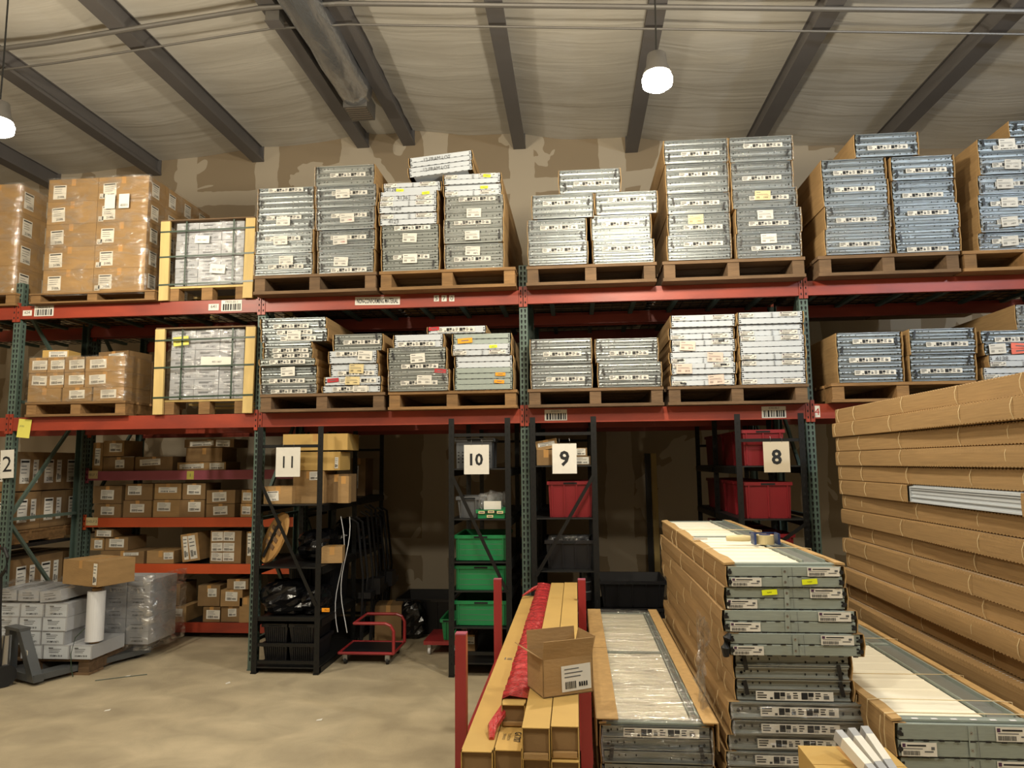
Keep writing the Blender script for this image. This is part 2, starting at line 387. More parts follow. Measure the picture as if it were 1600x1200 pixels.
def post_mesh(h):
    mb = MB(); w, d = .076, .072
    mb.box(-w/2, w/2, 0, .004, 0, h, 'post_green').box(-w/2, -w/2+.004, 0.004, d, 0, h, 'post_green').box(w/2-.004, w/2, .004, d, 0, h, 'post_green')
    mb.box(-w/2, w/2, -.015, d+.01, 0, .008, 'post_green')
    z = .08
    while z < h-.04:
        for sx in (-.017, .017):
            mb.add([(sx-.009, -.0008, z+.028), (sx-.005, -.0008, z), (sx+.005, -.0008, z), (sx+.009, -.0008, z+.028), (sx, -.0008, z+.036)], [(0, 1, 2, 3, 4)], 'hole')
        for s2 in (-1, 1):
            X = s2*(w/2+.0008); mb.add([(X, .03, z), (X, .045, z), (X, .045, z+.03), (X, .03, z+.03)], [(0, 1, 2, 3)], 'hole')
        z += .0508
    return mb.mesh()
UH = 3.68
for r, (ya, yb) in enumerate(ROWS):
    for i, x in enumerate(POSTX):
        if r == 1 and i > 4: continue
        side = ['beyond the left edge of view', 'where the sheet numbered two hangs', 'at the shelving with the wooden reel', 'at the middle between the green bins and the red tote', 'at the shelving of many red bins', 'hidden by the tall cardboard-sided stack', 'at the far right end'][i]
        t = thing('upright_frame', f'green perforated {"front-row" if r == 0 else "back-row"} rack frame {side}', 'rack frame', (x, ya+.002, 0), 0)
        hh = ZT-.002 if i in (2, 4) else UH
        pm = cached(('post', hh), lambda: post_mesh(hh))
        link('post', pm, t, (0, .012, 0)); link('post', pm, t, (0, yb-ya-.014, 0), (0, 0, PI))
        D = yb-ya-.08
        for z in (.25, 1.35, 2.5, 3.5):
            link('cross_brace', MB().bar((0, .07, z), (0, D, z), .03, .03, 'post_green').mesh(), t)
        for k, (za, zb) in enumerate(((.25, 1.35), (1.35, 2.5), (2.5, 3.5))):
            a, b = ((.07, D) if k % 2 else (D, .07))
            link('diagonal_brace', MB().bar((.012, a, za+.03), (.012, b, zb-.03), .028, .03, 'post_green').mesh(), t)

def beam(x0, x1, y, ztop, mname, label, depth=.05, h=BH, flip=1, cm=None):
    t = thing('rack_beam', label, 'beam', ((x0+x1)/2, y, ztop), 0)
    L = (x1-x0)/2-.04
    mb = MB()
    ya, yb = (0, depth) if flip > 0 else (-depth, 0)
    mb.box(-L, L, ya, yb, -h, -.03, mname)
    mb.box(-L, L, ya, (yb-.02 if flip > 0 else yb), -.03, 0, mname) if flip > 0 else mb.box(-L, L, ya+.02, yb, -.03, 0, mname)
    mb.box(-L, L, ya-.0005, ya+.004, -h-.002, -h+.006, mname)
    link('beam_rail', mb.mesh(), t)
    for s in (-1, 1):
        c = MB(); xa = s*(L+.002); xb = s*(L+.036)
        c.box(min(xa, xb), max(xa, xb), -.006 if flip > 0 else -.0, .006 if flip > 0 else .006, -h-.03, .035, cm or mname)
        for k in range(3): c.box(min(xa, xb)+.012, max(xa, xb)-.012, -.0075, -.006, -h+.0+k*.055, -h+.02+k*.055, 'hole')
        link('end_connector', c.mesh(), t)
    return t
LV = [('middle', ZM), ('top', ZT)]
BEAMS = {}
for i in range(len(POSTX)-1):
    for r, (ya, yb) in enumerate(ROWS):
        if r == 1 and i > 3: continue
        for ln, z in LV:
            for fr in (0, 1):
                if i in (0, 5) and fr == 1: continue
                lab = f'red {ln}-level {"front" if fr == 0 else "rear"} beam, {"front" if r == 0 else "back"} row, {BAYN[i]}'
                BEAMS[(i, r, ln, fr)] = beam(POSTX[i], POSTX[i+1], ya if fr == 0 else yb, z, 'beam_red', lab, flip=1 if fr == 0 else -1, cm='beam_orange' if (r or fr) else None)
# wire decks and deck supports under the loads
def deck(i, r, z, label):
    ya, yb = ROWS[r]; x0, x1 = POSTX[i]+.05, POSTX[i+1]-.05; L = yb-ya
    t = thing('wire_deck', label, 'deck', ((x0+x1)/2, ya, z), 0)
    for k in range(6):
        x = (k+.5)/6*(x1-x0)-(x1-x0)/2
        link('support_channel', cached(('sc', r), lambda: MB().box(-.022, .022, .055, L-.055, -.038, -.008, 'post_green').mesh()), t, (x, 0, 0))
    def grid():
        mb = MB(); n = 24
        for k in range(n+1):
            x = -(x1-x0)/2+(x1-x0)*k/n; mb.box(x-.003, x+.003, .03, L-.03, -.007, -.001, 'wire')
        for k in range(9):
            y = .06+(L-.12)*k/8; mb.box(-(x1-x0)/2, (x1-x0)/2, y-.003, y+.003, -.0075, -.0015, 'wire')
        return mb.mesh()
    o = link('wire_mesh', cached(('grid', r), grid), t); o['kind'] = 'stuff'
for i in range(0, 5):
    for ln, z in LV:
        deck(i, 0, z+.001, f'wire mesh deck on the {ln} front beams, {BAYN[i]}')
        if i < 4: deck(i, 1, z+.001, f'wire mesh deck on the {ln} back-row beams, {BAYN[i]}')

# stickers and signs on the beams ------------------------------------------------
def barcode_label(bm, px0, px1, py0, py1, code, Y=RF, sheet='white_paper', ink='ink'):
    xa, za = at(px0, (py0+py1)/2, Y); xb, _ = at(px1, (py0+py1)/2, Y); _, z1 = at((px0+px1)/2, py0, Y); _, z0 = at((px0+px1)/2, py1, Y)
    W = xb-xa; H = z1-z0; mb = MB().box(-W/2, W/2, 0, .0015, -H/2, H/2, sheet)
    mb.text(code, H*.2, 0, H*.34, ink, -.001, W*.94)
    rr = random.Random(int(px0)); x = -W*.42
    while x < W*.42:
        w_ = rr.choice((.006, .01, .016))*W/.2; mb.quad(x, min(x+w_, W*.45), -H*.42, H*.16, ink, -.001); x += w_+rr.choice((.006, .01))*W/.2
    o = link('barcode_label', mb.mesh()); o.parent = bm
    o.location = Vector(((xa+xb)/2, Y-.003, (z0+z1)/2))-bm.location
    return o
barcode_label(BEAMS[(1, 0, 'top', 0)], 54, 84, 478, 494, 'PR03-05-3')
barcode_label(BEAMS[(1, 0, 'top', 0)], 346, 378, 469, 486, 'PR03-05-1')
barcode_label(BEAMS[(3, 0, 'middle', 0)], 851, 886, 640, 657, 'JC03-06-1')
barcode_label(BEAMS[(3, 0, 'middle', 0)], 1190, 1228, 635, 653, 'JC03-05-1')
def sheet_part(parent, name, px0, px1, py0, py1, Y, txts=(), sheet='white_paper', off=.003, rot=0., y_rel=None):
    "flat printed sheet measured on the plane Y; txts: (text, height fraction, cx, cz fraction, material)"
    xa, _ = at(px0, (py0+py1)/2, Y); xb, _ = at(px1, (py0+py1)/2, Y); _, z1 = at((px0+px1)/2, py0, Y); _, z0 = at((px0+px1)/2, py1, Y)
    W = xb-xa; H = z1-z0; mb = MB().box(-W/2, W/2, 0, .0015, -H/2, H/2, sheet)
    for t in txts: mb.text(t[0], H*t[1], W*t[2], H*t[3], t[4], -.001, W*.92, t[5] if len(t) > 5 else 0.)
    o = link(name, mb.mesh()); P = Vector(((xa+xb)/2, Y-off, (z0+z1)/2))
    if parent is not None: o.parent = parent; P = P-parent.location
    o.location = P; o.rotation_euler = (0, rot, 0)
    return o
sheet_part(BEAMS[(2, 0, 'top', 0)], 'warning_sign', 555, 625, 464, 476.5, RF, [('NON-CONFORMING MATERIAL', .62, 0, 0, 'ink', .02)], rot=.02)
for px, ch in ((682, '5'), (694, '7'), (706, '0')):
    sheet_part(BEAMS[(2, 0, 'top', 0)], 'number_sticker', px-4, px+4, 461.5, 471, RF, [(ch, .7, 0, 0, 'ink')])
sheet_part(BEAMS[(1, 0, 'top', 0)], 'number_sticker', 326, 342, 475, 485, RF, [('641', .5, 0, .1, 'ink')])
sheet_part(BEAMS[(1, 0, 'top', 0)], 'number_sticker', 36, 50, 485, 493.5, RF, [('624', .5, 0, .1, 'ink')])
o = sheet_part(None, 'hanging_tag', 28, 48, 655, 684, RF-.012, [('JC03', .12, -.2, .1, 'post_green')], 'hi_vis_tag', rot=.1); tag(o, 'yellow-green paper tag hanging from the middle red beam near the corner post', 'tag')
sheet_part(BEAMS[(4, 0, 'middle', 0)], 'number_sticker', 1272, 1281, 634, 652, RF, [('4', .6, 0, 0, 'ink_red')])

# lower hand-stacked shelves on the back row, bay of the crates
LOWZ = [1.80, 1.285, .785, .165]
LOWC = ['beam_pink', 'beam_orange', 'beam_orange', 'beam_red']
LOWN = ['uppermost dusty pink', 'second bright orange', 'third bright orange', 'lowest dark red']
lowbeams = []
for k, z in enumerate(LOWZ):
    b = beam(POSTX[1], POSTX[2], 7.49, z, LOWC[k], f'{LOWN[k]} beam under the small brown cartons', h=.1); lowbeams.append(b)
    x0, x1 = POSTX[1]+.06, POSTX[2]-.06
    t = tag(link('shelf_board', MB().box(x0, x1, 7.545, 8.45, z-.028, z-.002, 'shelf_black').mesh()), f'dark shelf board behind the {LOWN[k]} beam', 'shelf board')
for b, y, tx in ((lowbeams[0], 742, 'SHELF 1'), (lowbeams[1], 815, 'SHELF 2')):
    sheet_part(b, 'shelf_sticker', 134, 153, y-6.5, y+6, 7.49, [(tx, .3, 0, 0, 'ink_grey')], 'tape_beige')
sheet_part(lowbeams[0], 'shelf_sticker', 292, 303, 736, 749, 7.49, [('1', .4, 0, 0, 'ink_grey')], 'hi_vis_tag')

# ---------------------------------------------------------------- pallets
def pallet(x0, x1, yf, depth, z, h, label, m='pallet_wood', boards=None, group='wooden pallets'):
    W = x1-x0; t = thing('wooden_pallet', label, 'pallet', ((x0+x1)/2, yf, z), 0, group)
    bt = h*.16; sh = h-2*bt; nb = boards or max(5, int(depth/.2))
    bl = depth/nb
    top = cached(('pb', round(W, 3), round(bl, 3), round(h, 3), m), lambda: MB().box(-W/2, W/2, 0, bl-.03, -bt, -.001, m).mesh())
    for k in range(nb): link('deck_board', top, t, (rnd.uniform(-.004, .004), k*bl+(.0 if k == 0 else .01), h), (0, 0, rnd.uniform(-.004, .004)))
    st = cached(('st', round(depth, 3), round(sh, 3), m), lambda: MB().box(-.05, .05, .01, depth-.02, 0, sh, m).mesh())
    for s in (-1, 0, 1): link('stringer', st, t, (s*(W/2-.06), 0, bt-.0005+rnd.uniform(0, .0)))
    for k in (0, .42, .85): link('bottom_board', top, t, (0, k*depth+.004, bt))
    return t

# ---------------------------------------------------------------- door section bundles
PW, PL = .53, 2.4              # a section is .53 m high (lying flat here) and 2.4 m long
def panel_mesh(style):
    body = {'S': 'steel', 'G': 'steel_grey', 'W': 'panel_white', 'E': 'galv_green'}[style]
    mb = MB(); q = 1/PL
    prof = [(0, .02), (0, .13), (.016*q, .27), (.012*q, .5), (.014*q, .84), (0, .88), (0, .98)]
    if style in 'WE': prof = [(.001*q, .03), (0, .06), (0, .94), (.001*q, .97)]
    n = len(prof); vs = []
    for s in (-.5, .5): vs += [(s, y, z) for y, z in prof]
    fs = [(k, n+k, n+k+1, k+1) for k in range(n-1)]; mb.add(vs, fs, body)
    z0, z1 = prof[0][1], prof[-1][1]; y0, y1 = prof[0][0], prof[-1][0]
    mb.add([(-.5, y0, z0), (.5, y0, z0), (.5, 1, z0), (-.5, 1, z0), (-.5, y1, z1), (.5, y1, z1), (.5, 1, z1), (-.5, 1, z1)],
           [(0, 3, 2, 1), (4, 5, 6, 7), (3, 7, 6, 2)], body)
    for s, base in ((-.5, 0), (.5, n)):
        ring = [base+k for k in range(n)]
        off = len(mb.v); mb.v += [(s, 1, z1), (s, 1, z0)]; mb.f.append(tuple(ring+[off, off+1])); mb.m.append(mb.mi(body))
    yy = .0105*q if style in 'SG' else -.0002*q
    if style in 'SG':
        for cx in (-.42, -.36, -.3, -.2, .12, .22, .33, .4):
            mb.disc(cx, .5+(.1 if cx < 0 else -.12), .008, .11, 'hole', yy-.0012, 6)
        for cx in (-.45, .45): mb.quad(cx-.013, cx+.013, .4, .56, 'hole', yy-.0012); mb.disc(cx, .48, .007, .16, 'hole', yy-.0012, 6)
    else:
        for k in range(9): mb.quad(-.44+k*.11, -.40+k*.11, -.06, .06, 'tape_black', -.0012)
        for s in (-.497, .47): mb.quad(s, s+.027, .25, .45, 'tape_black', -.0012); mb.quad(s, s+.02, .6, .75, 'tape_black', -.0012)
    return mb.mesh()
def strip_mesh(seed, kind='strip'):
    "printed carton-code strip: unreadable at this distance, so bars and blocks only"
    r = random.Random(seed); mb = MB(); W, H = .34, .04
    if kind == 'strip':
        mb.box(-W/2, W/2, 0, .001, -H/2, H/2, 'white_paper'); y = -.0008
        x = -W/2+.006
        for wd, k in ((.05, 't'), (.012, 'b'), (.05, 'B'), (.022, 'q'), (.03, 't'), (.055, 'B'), (.03, 't'), (.03, 'q')):
            if k == 'B':
                mb.quad(x, x+wd*.5, -H*.35, H*.4, 'ink', y); mb.quad(x+wd*.55, x+wd*.97, -H*.05, H*.4, 'ink', y)
                for j in range(5): mb.quad(x+wd*.55+j*.004, x+wd*.55+j*.004+.002, -H*.4, -H*.12, 'ink', y)
            elif k == 'b': mb.quad(x, x+wd, -H*.38, -H*.15, 'ink', y)
            elif k == 'q': mb.quad(x, x+wd*.8, -H*.3, H*.1, 'ink_grey', y); mb.quad(x, x+wd*.6, H*.2, H*.28, 'ink', y)
            else:
                for j in range(3): mb.quad(x, x+wd*r.uniform(.5, .9), H*(.3-.25*j)-.002, H*(.3-.25*j)+.003, 'ink', y)
            x += wd+.006
    elif kind == 'small':      # corner label of the white sections
        W, H = .15, .036
        mb.box(-W/2, W/2, 0, .001, -H/2, H/2, 'white_paper'); y = -.0008
        mb.quad(-W*.47, -W*.38, H*.15, H*.42, 'ink_purple', y)
        mb.quad(-W*.34, W*.2, H*.22, H*.34, 'ink', y); mb.quad(-W*.45, W*.1, H*.02, H*.08, 'ink_grey', y)
        x = -W*.45
        while x < W*.02: a = r.choice((.0015, .003)); mb.quad(x, x+a, -H*.42, -H*.1, 'ink', y); x += a+.0018
        mb.quad(W*.15, W*.4, -H*.2, -H*.1, 'ink_grey', y); mb.quad(W*.34, W*.44, -H*.02, H*.2, 'ink_grey', y)
    return mb.mesh()
STRIPS = [strip_mesh(k) for k in range(4)]; SMALL = [strip_mesh(k, 'small') for k in range(3)]
def note_mesh(txt, col='white_paper', ink='ink', big=False):
    def mk():
        W, H = .135, .085; mb = MB().box(-W/2, W/2, 0, .0012, -H/2, H/2, col); y = -.0009
        if big: mb.text(txt, H*.36, 0, 0, ink, y, W*.85); return mb.mesh()
        mb.quad(-W*.42, -W*.15, H*.3, H*.36, 'ink_grey', y); mb.quad(-W*.42, W*.3, H*.1, H*.13, 'ink_grey', y); mb.quad(-W*.42, W*.36, H*.0, H*.03, 'ink_grey', y)
        for j in range(6): mb.quad(-W*.4+j*W*.035, -W*.385+j*W*.035, -H*.34, -H*.12, 'ink', y)
        mb.text(txt, H*.18, W*.2, -H*.24, ink, y, W*.34, .01)
        return mb.mesh()
    return cached(('note', txt, col, ink, big), mk)
def side_mesh(seed, serr=True):
    "cardboard channel folded round the long edge: outer face with a wavy lip, unit height"
    r = random.Random(seed); n = 28; mb = MB(); vs = []; fs = []; ph = r.uniform(0, 6)
    for k in range(n+1):
        y = .004+k/n*(PL-.03); o = .006+.006*math.sin(y*2.3+ph)**2*r.uniform(.6, 1.2)
        vs += [(-.045, y, -.0+.0), (.0+o*.3, y, .0), (o, y, .5), (.002+o*.4, y, 1.0), (-.045, y, 1.004)]
    for k in range(n):
        for j in range(4): a = k*5+j; fs.append((a, a+5, a+6, a+1))
    mb.add(vs, fs, 'cardboard'); mb.add([(v[0]-.004 if i % 5 in (1, 2, 3) else v[0], v[1], v[2]) for i, v in enumerate(vs)], [tuple(reversed(f)) for f in fs], 'cardboard')
    fr = [(0, 1, 2, 3, 4)]; mb.add([vs[k] for k in range(5)]+[(v[0]-.004, v[1], v[2]) for v in vs[1:4]], [(1, 2, 6, 5), (2, 3, 7, 6)], 'cardboard_edge')
    return mb.mesh()
SIDES = [side_mesh(k) for k in range(5)]
def film_mesh(seed, name='film'):
    r = random.Random(seed); nx, nz = 16, 8; mb = MB(); mb.sm = True; vs = []
    for j in range(nz+1):
        for i in range(nx+1):
            x = -.5+i/nx; z = j/nz; e = min(i, nx-i, j, nz-j)
            y = -.016+.006*r.uniform(-1, 1)+(.016 if e == 0 else 0)+.004*math.sin(x*9+z*3)
            vs.append((x*1.05, y, z*.98+.01))
    fs = [(j*(nx+1)+i, j*(nx+1)+i+1, (j+1)*(nx+1)+i+1, (j+1)*(nx+1)+i) for j in range(nz) for i in range(nx)]
    mb.add(vs, fs, name)
    # bunched, shiny edge rolls
    for s in (-1, 1):
        pts = [(s*(.515+.006*r.uniform(-1, 1)), -.012, .02+.96*k/8) for k in range(9)]
        mb.tube(pts, [.009*r.uniform(.6, 1.5) for _ in pts], 'film_thick', 5, False)
    return mb.mesh()
FILMS = [film_mesh(k) for k in range(5)]
PM = {k: panel_mesh(k) for k in 'SGWE'}

def bundle(x0, x1, z0, z1, yf, style, n, label, group, seed, L=PL, extras=(), ry=0., wrap=None, cat='bundle', rz=0., side='both', tapes=True):
    """one bundle of n door sections; extras: ('strip', panel), ('note', text, cx, cz, colour, ink), ('tag', ...)"""
    r = random.Random(seed); W = x1-x0; H = z1-z0; name = 'door_section_bundle'
    t = thing(name, label, cat, ((x0+x1)/2, yf, z0), 0, group, (0, ry, rz))
    h = H/n
    for k in range(n):
        jx = r.uniform(-.003, .003); jy = r.uniform(0, .008)
        link('door_section', PM[style], t, (jx, jy, k*h+.0006), (0, 0, 0), (W-.03, L*.985, h-.0012))
    sd = ('l', 'r') if side == 'both' else (side,)
    if 'r' in sd: link('cardboard_edge', SIDES[seed % 5], t, (W/2-.006, .0, .0012), (0, 0, 0), (1, L/PL, H-.0028))
    if 'l' in sd: link('cardboard_edge', SIDES[(seed+2) % 5], t, (-W/2+.006, 0, .0012), (0, 0, 0), (-1, L/PL, H-.0028))
    if style in 'SG':
        if tapes and n > 1:
            for s in (-1, 1):
                if r.random() < .8:
                    ts = min(1, H*.8/.068); zz = min(max(r.choice((.3, .62, .78))*H, .036*ts), H-.036*ts); link('black_tape_strip', cached('tape', lambda: MB().box(-.009, .009, 0, .002, -.034, .034, 'tape_black').mesh()), t, (s*(W/2-.05)+r.uniform(-.01, .01), -.004, zz), (0, r.uniform(-.3, .3)*ts, 0), (1, 1, ts*.95))
    for e in extras:
        if e[0] == 'strip':
            k = e[1]; link('printed_strip', STRIPS[(seed+k) % 4], t, (e[2] if len(e) > 2 else r.uniform(-.02, .04), -.0035, (k+.5)*h), (0, 0, 0), (1, 1, min(1, h*.86/.04)))
        elif e[0] == 'note':
            col = e[4] if len(e) > 4 else 'white_paper'; ink = e[5] if len(e) > 5 else 'ink'
            link('paper_label', note_mesh(e[1], col, ink), t, (e[2]*W, -.0065-r.uniform(0, .003), max(e[3]*H, min(H*.5, .045))), (0, r.uniform(-.07, .07), 0), (1, 1, min(1, H*.92/.085)))
        elif e[0] == 'write':
            mb = MB().text(e[1], .036, e[2]*W, e[3]*H, 'ink_grey', -.0028, .25); link('handwriting', mb.mesh(), t)
        elif e[0] == 'tag':        # coloured sticker
            W_, H_ = (.07, .026) if e[1] == 'yellow' else (.09, .03)
            mb = MB().box(-W_/2, W_/2, 0, .001, -H_/2, H_/2, e[1]); mb.quad(-W_*.25, W_*.25, -H_*.1, H_*.1, 'ink_grey', -.0006)
            link('coloured_sticker', mb.mesh(), t, (e[2]*W, -.0045, e[3]*H), (0, r.uniform(-.12, .12), 0), (e[4] if len(e) > 4 else 1, 1, e[4] if len(e) > 4 else 1))
        elif e[0] == 'print':      # small print on white sections
            k = e[1]; link('corner_label', SMALL[(seed+k) % 3], t, (W*.27, -.003, (k+.55)*h), (0, 0, 0), (1, 1, min(1, h*.8/.036))); link('corner_label', SMALL[(seed+k+1) % 3], t, (-W*.36, -.003, (k+.5)*h), (0, 0, 0), (.8, 1, min(1, h*.8/.036)))
            mb = MB(); mb.box(-.008, .008, 0, .0006, -.025, .025, 'panel_white')
            for q in range(3): mb.quad(-.006, .006, -.02+q*.014, -.012+q*.014, 'ink_grey', -.0006)
            link('stamp_mark', cached('stamp', lambda: mb.mesh()), t, (W*.02, -.002, (k+.5)*h), (0, r.uniform(-.1, .1), 0), (1, 1, h/.06))
    if wrap:
        link('shrink_film', FILMS[seed % 5], t, (0, 0, .002), (0, 0, 0), (W*.935, 1, H*.96))
    return t

SEED = [100]
def stack(desc, look, yf, zs, rows, group, L=PL):
    """rows bottom to top: (px x0, x1, y bottom, y top, style, n, adjective, extras, wrap)"""
    z = zs; out = []; N = len(rows)
    for k, (a, b, yb, yt, st, n, adj, ex, wr) in enumerate(rows):
        SEED[0] += 1; ym = (yb+yt)/2; xm = (a+b)/2
        xa, _ = at(a, ym, yf); xb, _ = at(b, ym, yf); h = at(xm, yt, yf)[1]-at(xm, yb, yf)[1]
        pos = 'topmost' if k == N-1 else ORD[k]
        if N == 1: pos = 'lone'
        lab = f'{adj} door section bundle, {pos} in {desc}'
        if N == 1: lab = f'{adj} bundle of door sections, {desc}'
        rr = random.Random(SEED[0])
        if zs < 3:
            for p in POSTX:
                if xa < p+.05 and xb > p+.2: xb += p+.05-xa; xa = p+.05
                if xb > p-.05 and xa < p-.2: xa -= xb-p+.05; xb = p-.05
        out.append(bundle(xa, xb, z+.0015, z+h-.0005, yf+rr.uniform(-.02, .02), st, n, lab, group, SEED[0], L, ex, 0, wr, rz=rr.uniform(-.006, .006))); z += h
    return z, out

# pallets on the two levels, fronts measured in the photograph
def shelf_pallet(pa, pb, y, z, h, yf, depth, label, m='pallet_wood'):
    xa, _ = at(pa, y, yf); xb, _ = at(pb, y, yf)
    if z < 3:
        for p in POSTX:
            if xa < p+.042 < xb and abs(xa-p) < .2: xa = p+.042
            if xa < p-.042 < xb and abs(xb-p) < .2: xb = p-.042
    return pallet(xa, xb, yf, depth, z+.002, h, label, m)
HT, HM = .18, .165; YT, YM = 6.21, 6.24
SZ_T = ZT+.002+HT; SZ_M = ZM+.002+HM
for a, b, nm, m in ((396, 588, 'the two stacks beside the strapped crate', 'pallet_grey'), (593, 806, 'the stacks with white bundles on top', 'pallet_wood'), (822, 1026, 'the lower silver stacks left of the lamp', 'pallet_grey'),
                    (1036, 1260, 'the two tallest silver stacks', 'pallet_grey'), (1280, 1503, 'the bluish silver stacks', 'pallet_grey'), (1508, 1720, 'the stack with repeated paper labels', 'pallet_wood')):
    shelf_pallet(a, b, 430, ZT, HT, YT, 2.25, f'long wooden pallet on the top level under {nm}', m)
for a, b, nm, m in ((405, 601, 'the mixed stacks beside the crate', 'pallet_grey'), (606, 808, 'the stacks with orange stickers', 'pallet_wood'), (825, 1038, 'the two short wrapped silver stacks', 'pallet_grey'),
                    (1044, 1270, 'the two tall white stacks', 'pallet_grey'), (1300, 1528, 'the bright blue-white silver stacks', 'pallet_wood'), (1533, 1740, 'the stack with the pink tag', 'pallet_grey')):
    shelf_pallet(a, b, 625, ZM, HM, YM, 2.2, f'long wooden pallet on the middle level under {nm}', m)

g = 'door section bundles on the top level'
N4 = ('strip', 2)
stack('first stack beside the upper crate', 'S', YT, SZ_T, [
    (396, 489, 429, 396, 'S', 4, 'yellow-lit steel', [('strip', 1), ('note', '1999', .05, .68)], 1),
    (399, 490, 396, 360, 'S', 4, 'labelled steel', [('strip', 2), ('note', '1989', -.05, .55)], 1),
    (400, 491, 360, 326, 'S', 4, 'labelled steel', [('strip', 2), ('note', '1989', -.04, .45)], 1),
    (401, 490, 326, 291.5, 'S', 4, 'unlabelled steel', [('strip', 3, .0)], 1)], g)
stack('tallest stack above the non-conforming sign', 'S', YT, SZ_T, [
    (495, 584, 426, 390.5, 'S', 4, 'labelled steel', [('strip', 0), ('note', '1995', -.08, .5)], 1),
    (495, 586, 390.5, 359, 'S', 4, 'red-scribbled steel', [('strip', 2), ('note', '1998', -.1, .5, 'white_paper', 'ink_red')], 1),
    (494, 587, 359, 324.5, 'S', 4, 'red-scribbled steel', [('strip', 2), ('note', '1988', .03, .5, 'white_paper', 'ink_red')], 1),
    (494, 589, 324.5, 290, 'S', 4, 'labelled grey steel', [('strip', 2), ('note', '1988', -.05, .6)], 1),
    (492, 586, 290, 258.5, 'G', 3, 'unlabelled grey', [('strip', 1)], 1)], g)
stack('handwritten white-topped stack', 'S', YT, SZ_T, [
    (594.5, 686, 423.5, 389, 'G', 4, 'labelled grey', [('strip', 2), ('note', '2055', .0, .55)], 0),
    (594, 686, 389, 352, 'G', 4, 'black-taped grey', [('strip', 3), ('note', '2055', .0, .45)], 0),
    (592, 684, 352, 334, 'W', 2, 'white', [('print', 1), ('write', '4123', -.25, .3)], 0),
    (592, 684, 334, 315, 'W', 2, 'white', [('print', 1), ('write', '4124', -.2, .35)], 0),
    (593, 684, 315, 300, 'W', 2, 'yellow-stickered white', [('print', 0), ('tag', 'yellow', .3, .7), ('write', '4136', -.1, .3)], 0),
    (597, 689, 300, 285, 'W', 2, 'yellow-stickered white', [('print', 1), ('tag', 'yellow', -.2, .2), ('write', '4126', -.35, .3)], 0)], g)
stack('white-topped stack nearest the centre post', 'S', YT, SZ_T, [
    (694, 787, 421, 382, 'G', 4, 'labelled grey', [('strip', 1), ('note', '2053', -.02, .7)], 1),
    (693.5, 787, 382, 344, 'G', 3, 'labelled grey', [('strip', 2), ('note', '2053', -.02, .3)], 1),
    (694, 787, 344, 306.6, 'G', 3, 'labelled grey', [('strip', 2), ('note', '2053', .0, .25)], 1),
    (692, 784, 306.6, 289, 'W', 2, 'yellow-stickered white', [('print', 0), ('tag', 'yellow', .2, .7)], 0),
    (692, 783, 289, 273, 'W', 2, 'yellow-stickered white', [('print', 1), ('tag', 'yellow', .26, .7)], 0)], g)
# two white bundles resting askew across both stacks
z0 = SZ_T+at(640, 285, YT)[1]-at(640, 423.5, YT)[1]
for k, (yb, yt, tx) in enumerate(((277, 261.5, '12 FRAM LOT'), (261.5, 246, '12 FRAM LOT'))):
    xa, za = at(638.5+k*1.5, (yb+yt)/2, YT); xb, _ = at(740, (yb+yt)/2, YT); h = at(690, yt, YT)[1]-at(690, yb, YT)[1]
    ry = -.085; zz = z0+.006+k*h
    bundle(xa, xb, zz+.05, zz+.05+h-.002, YT-.02, 'W', 2, ['lower of two tilted white door section bundles lying across the stacks', 'upper of two tilted white door section bundles lying across the stacks'][k], g, 900+k, PL, [('write', tx, -.05, .6)], ry)
stack('top stack right of centre post', 'S', YT, SZ_T, [
    (825, 919, 415, 379, 'S', 4, 'film-wrapped silver', [N4, ], 1),
    (824, 917, 379, 343, 'S', 4, 'film-wrapped silver', [N4], 1),
    (831, 928, 343, 305.5, 'S', 4, 'film-wrapped silver', [N4], 1)], g)
stack('short yellow-lit stack', 'S', YT, SZ_T, [
    (926, 1023, 413.5, 376, 'S', 4, 'film-wrapped silver', [N4], 1),
    (923, 1018, 376, 337, 'S', 4, 'film-wrapped silver', [N4], 1),
    (930, 1028, 337, 302, 'S', 4, 'film-wrapped silver', [N4], 1)], g)
zt = SZ_T+at(925, 304, YT)[1]-at(925, 415, YT)[1]
xa, _ = at(873, 283, YT); xb, _ = at(970, 283, YT)
bundle(xa, xb, zt+.004, zt+.004+at(920, 266, YT)[1]-at(920, 303, YT)[1], YT, 'S', 4, 'single film-wrapped silver door section bundle bridging two short stacks', g, 733, PL, [('strip', 1)], 0, 1)
stack('tall stack under the lamp', 'S', YT, SZ_T, [
    (1042, 1143, 409, 370, 'S', 4, 'film-wrapped silver', [N4], 1),
    (1044, 1142, 370, 335.5, 'S', 4, 'brown-labelled silver', [('strip', 1), ('note', '1999', -.05, .75, 'tape_beige')], 1),
    (1042, 1141, 335.5, 304, 'S', 3, 'film-wrapped silver', [('strip', 1)], 1),
    (1040, 1139, 304, 257.5, 'S', 4, 'film-wrapped silver', [N4], 1),
    (1037, 1138, 257.5, 220, 'S', 4, 'film-wrapped silver', [('strip', 1)], 1)], g)
stack('tall stack right of the lamp', 'S', YT, SZ_T, [
    (1150, 1253, 404.5, 365.5, 'S', 4, 'blue-dotted silver', [('strip', 1), ('note', '3999', .0, .75)], 1),
    (1150, 1253, 365.5, 326.5, 'S', 4, 'labelled silver', [('strip', 1), ('note', '3255', -.05, .72)], 1),
    (1144, 1246, 326.5, 295, 'S', 3, 'brown-labelled silver', [('strip', 1), ('note', '1999', -.03, .62, 'tape_beige')], 1),
    (1142, 1240, 295, 253, 'S', 4, 'film-wrapped silver', [('strip', 1)], 1),
    (1139, 1240, 253, 214, 'S', 4, 'film-wrapped silver', [('strip', 2)], 1)], g)
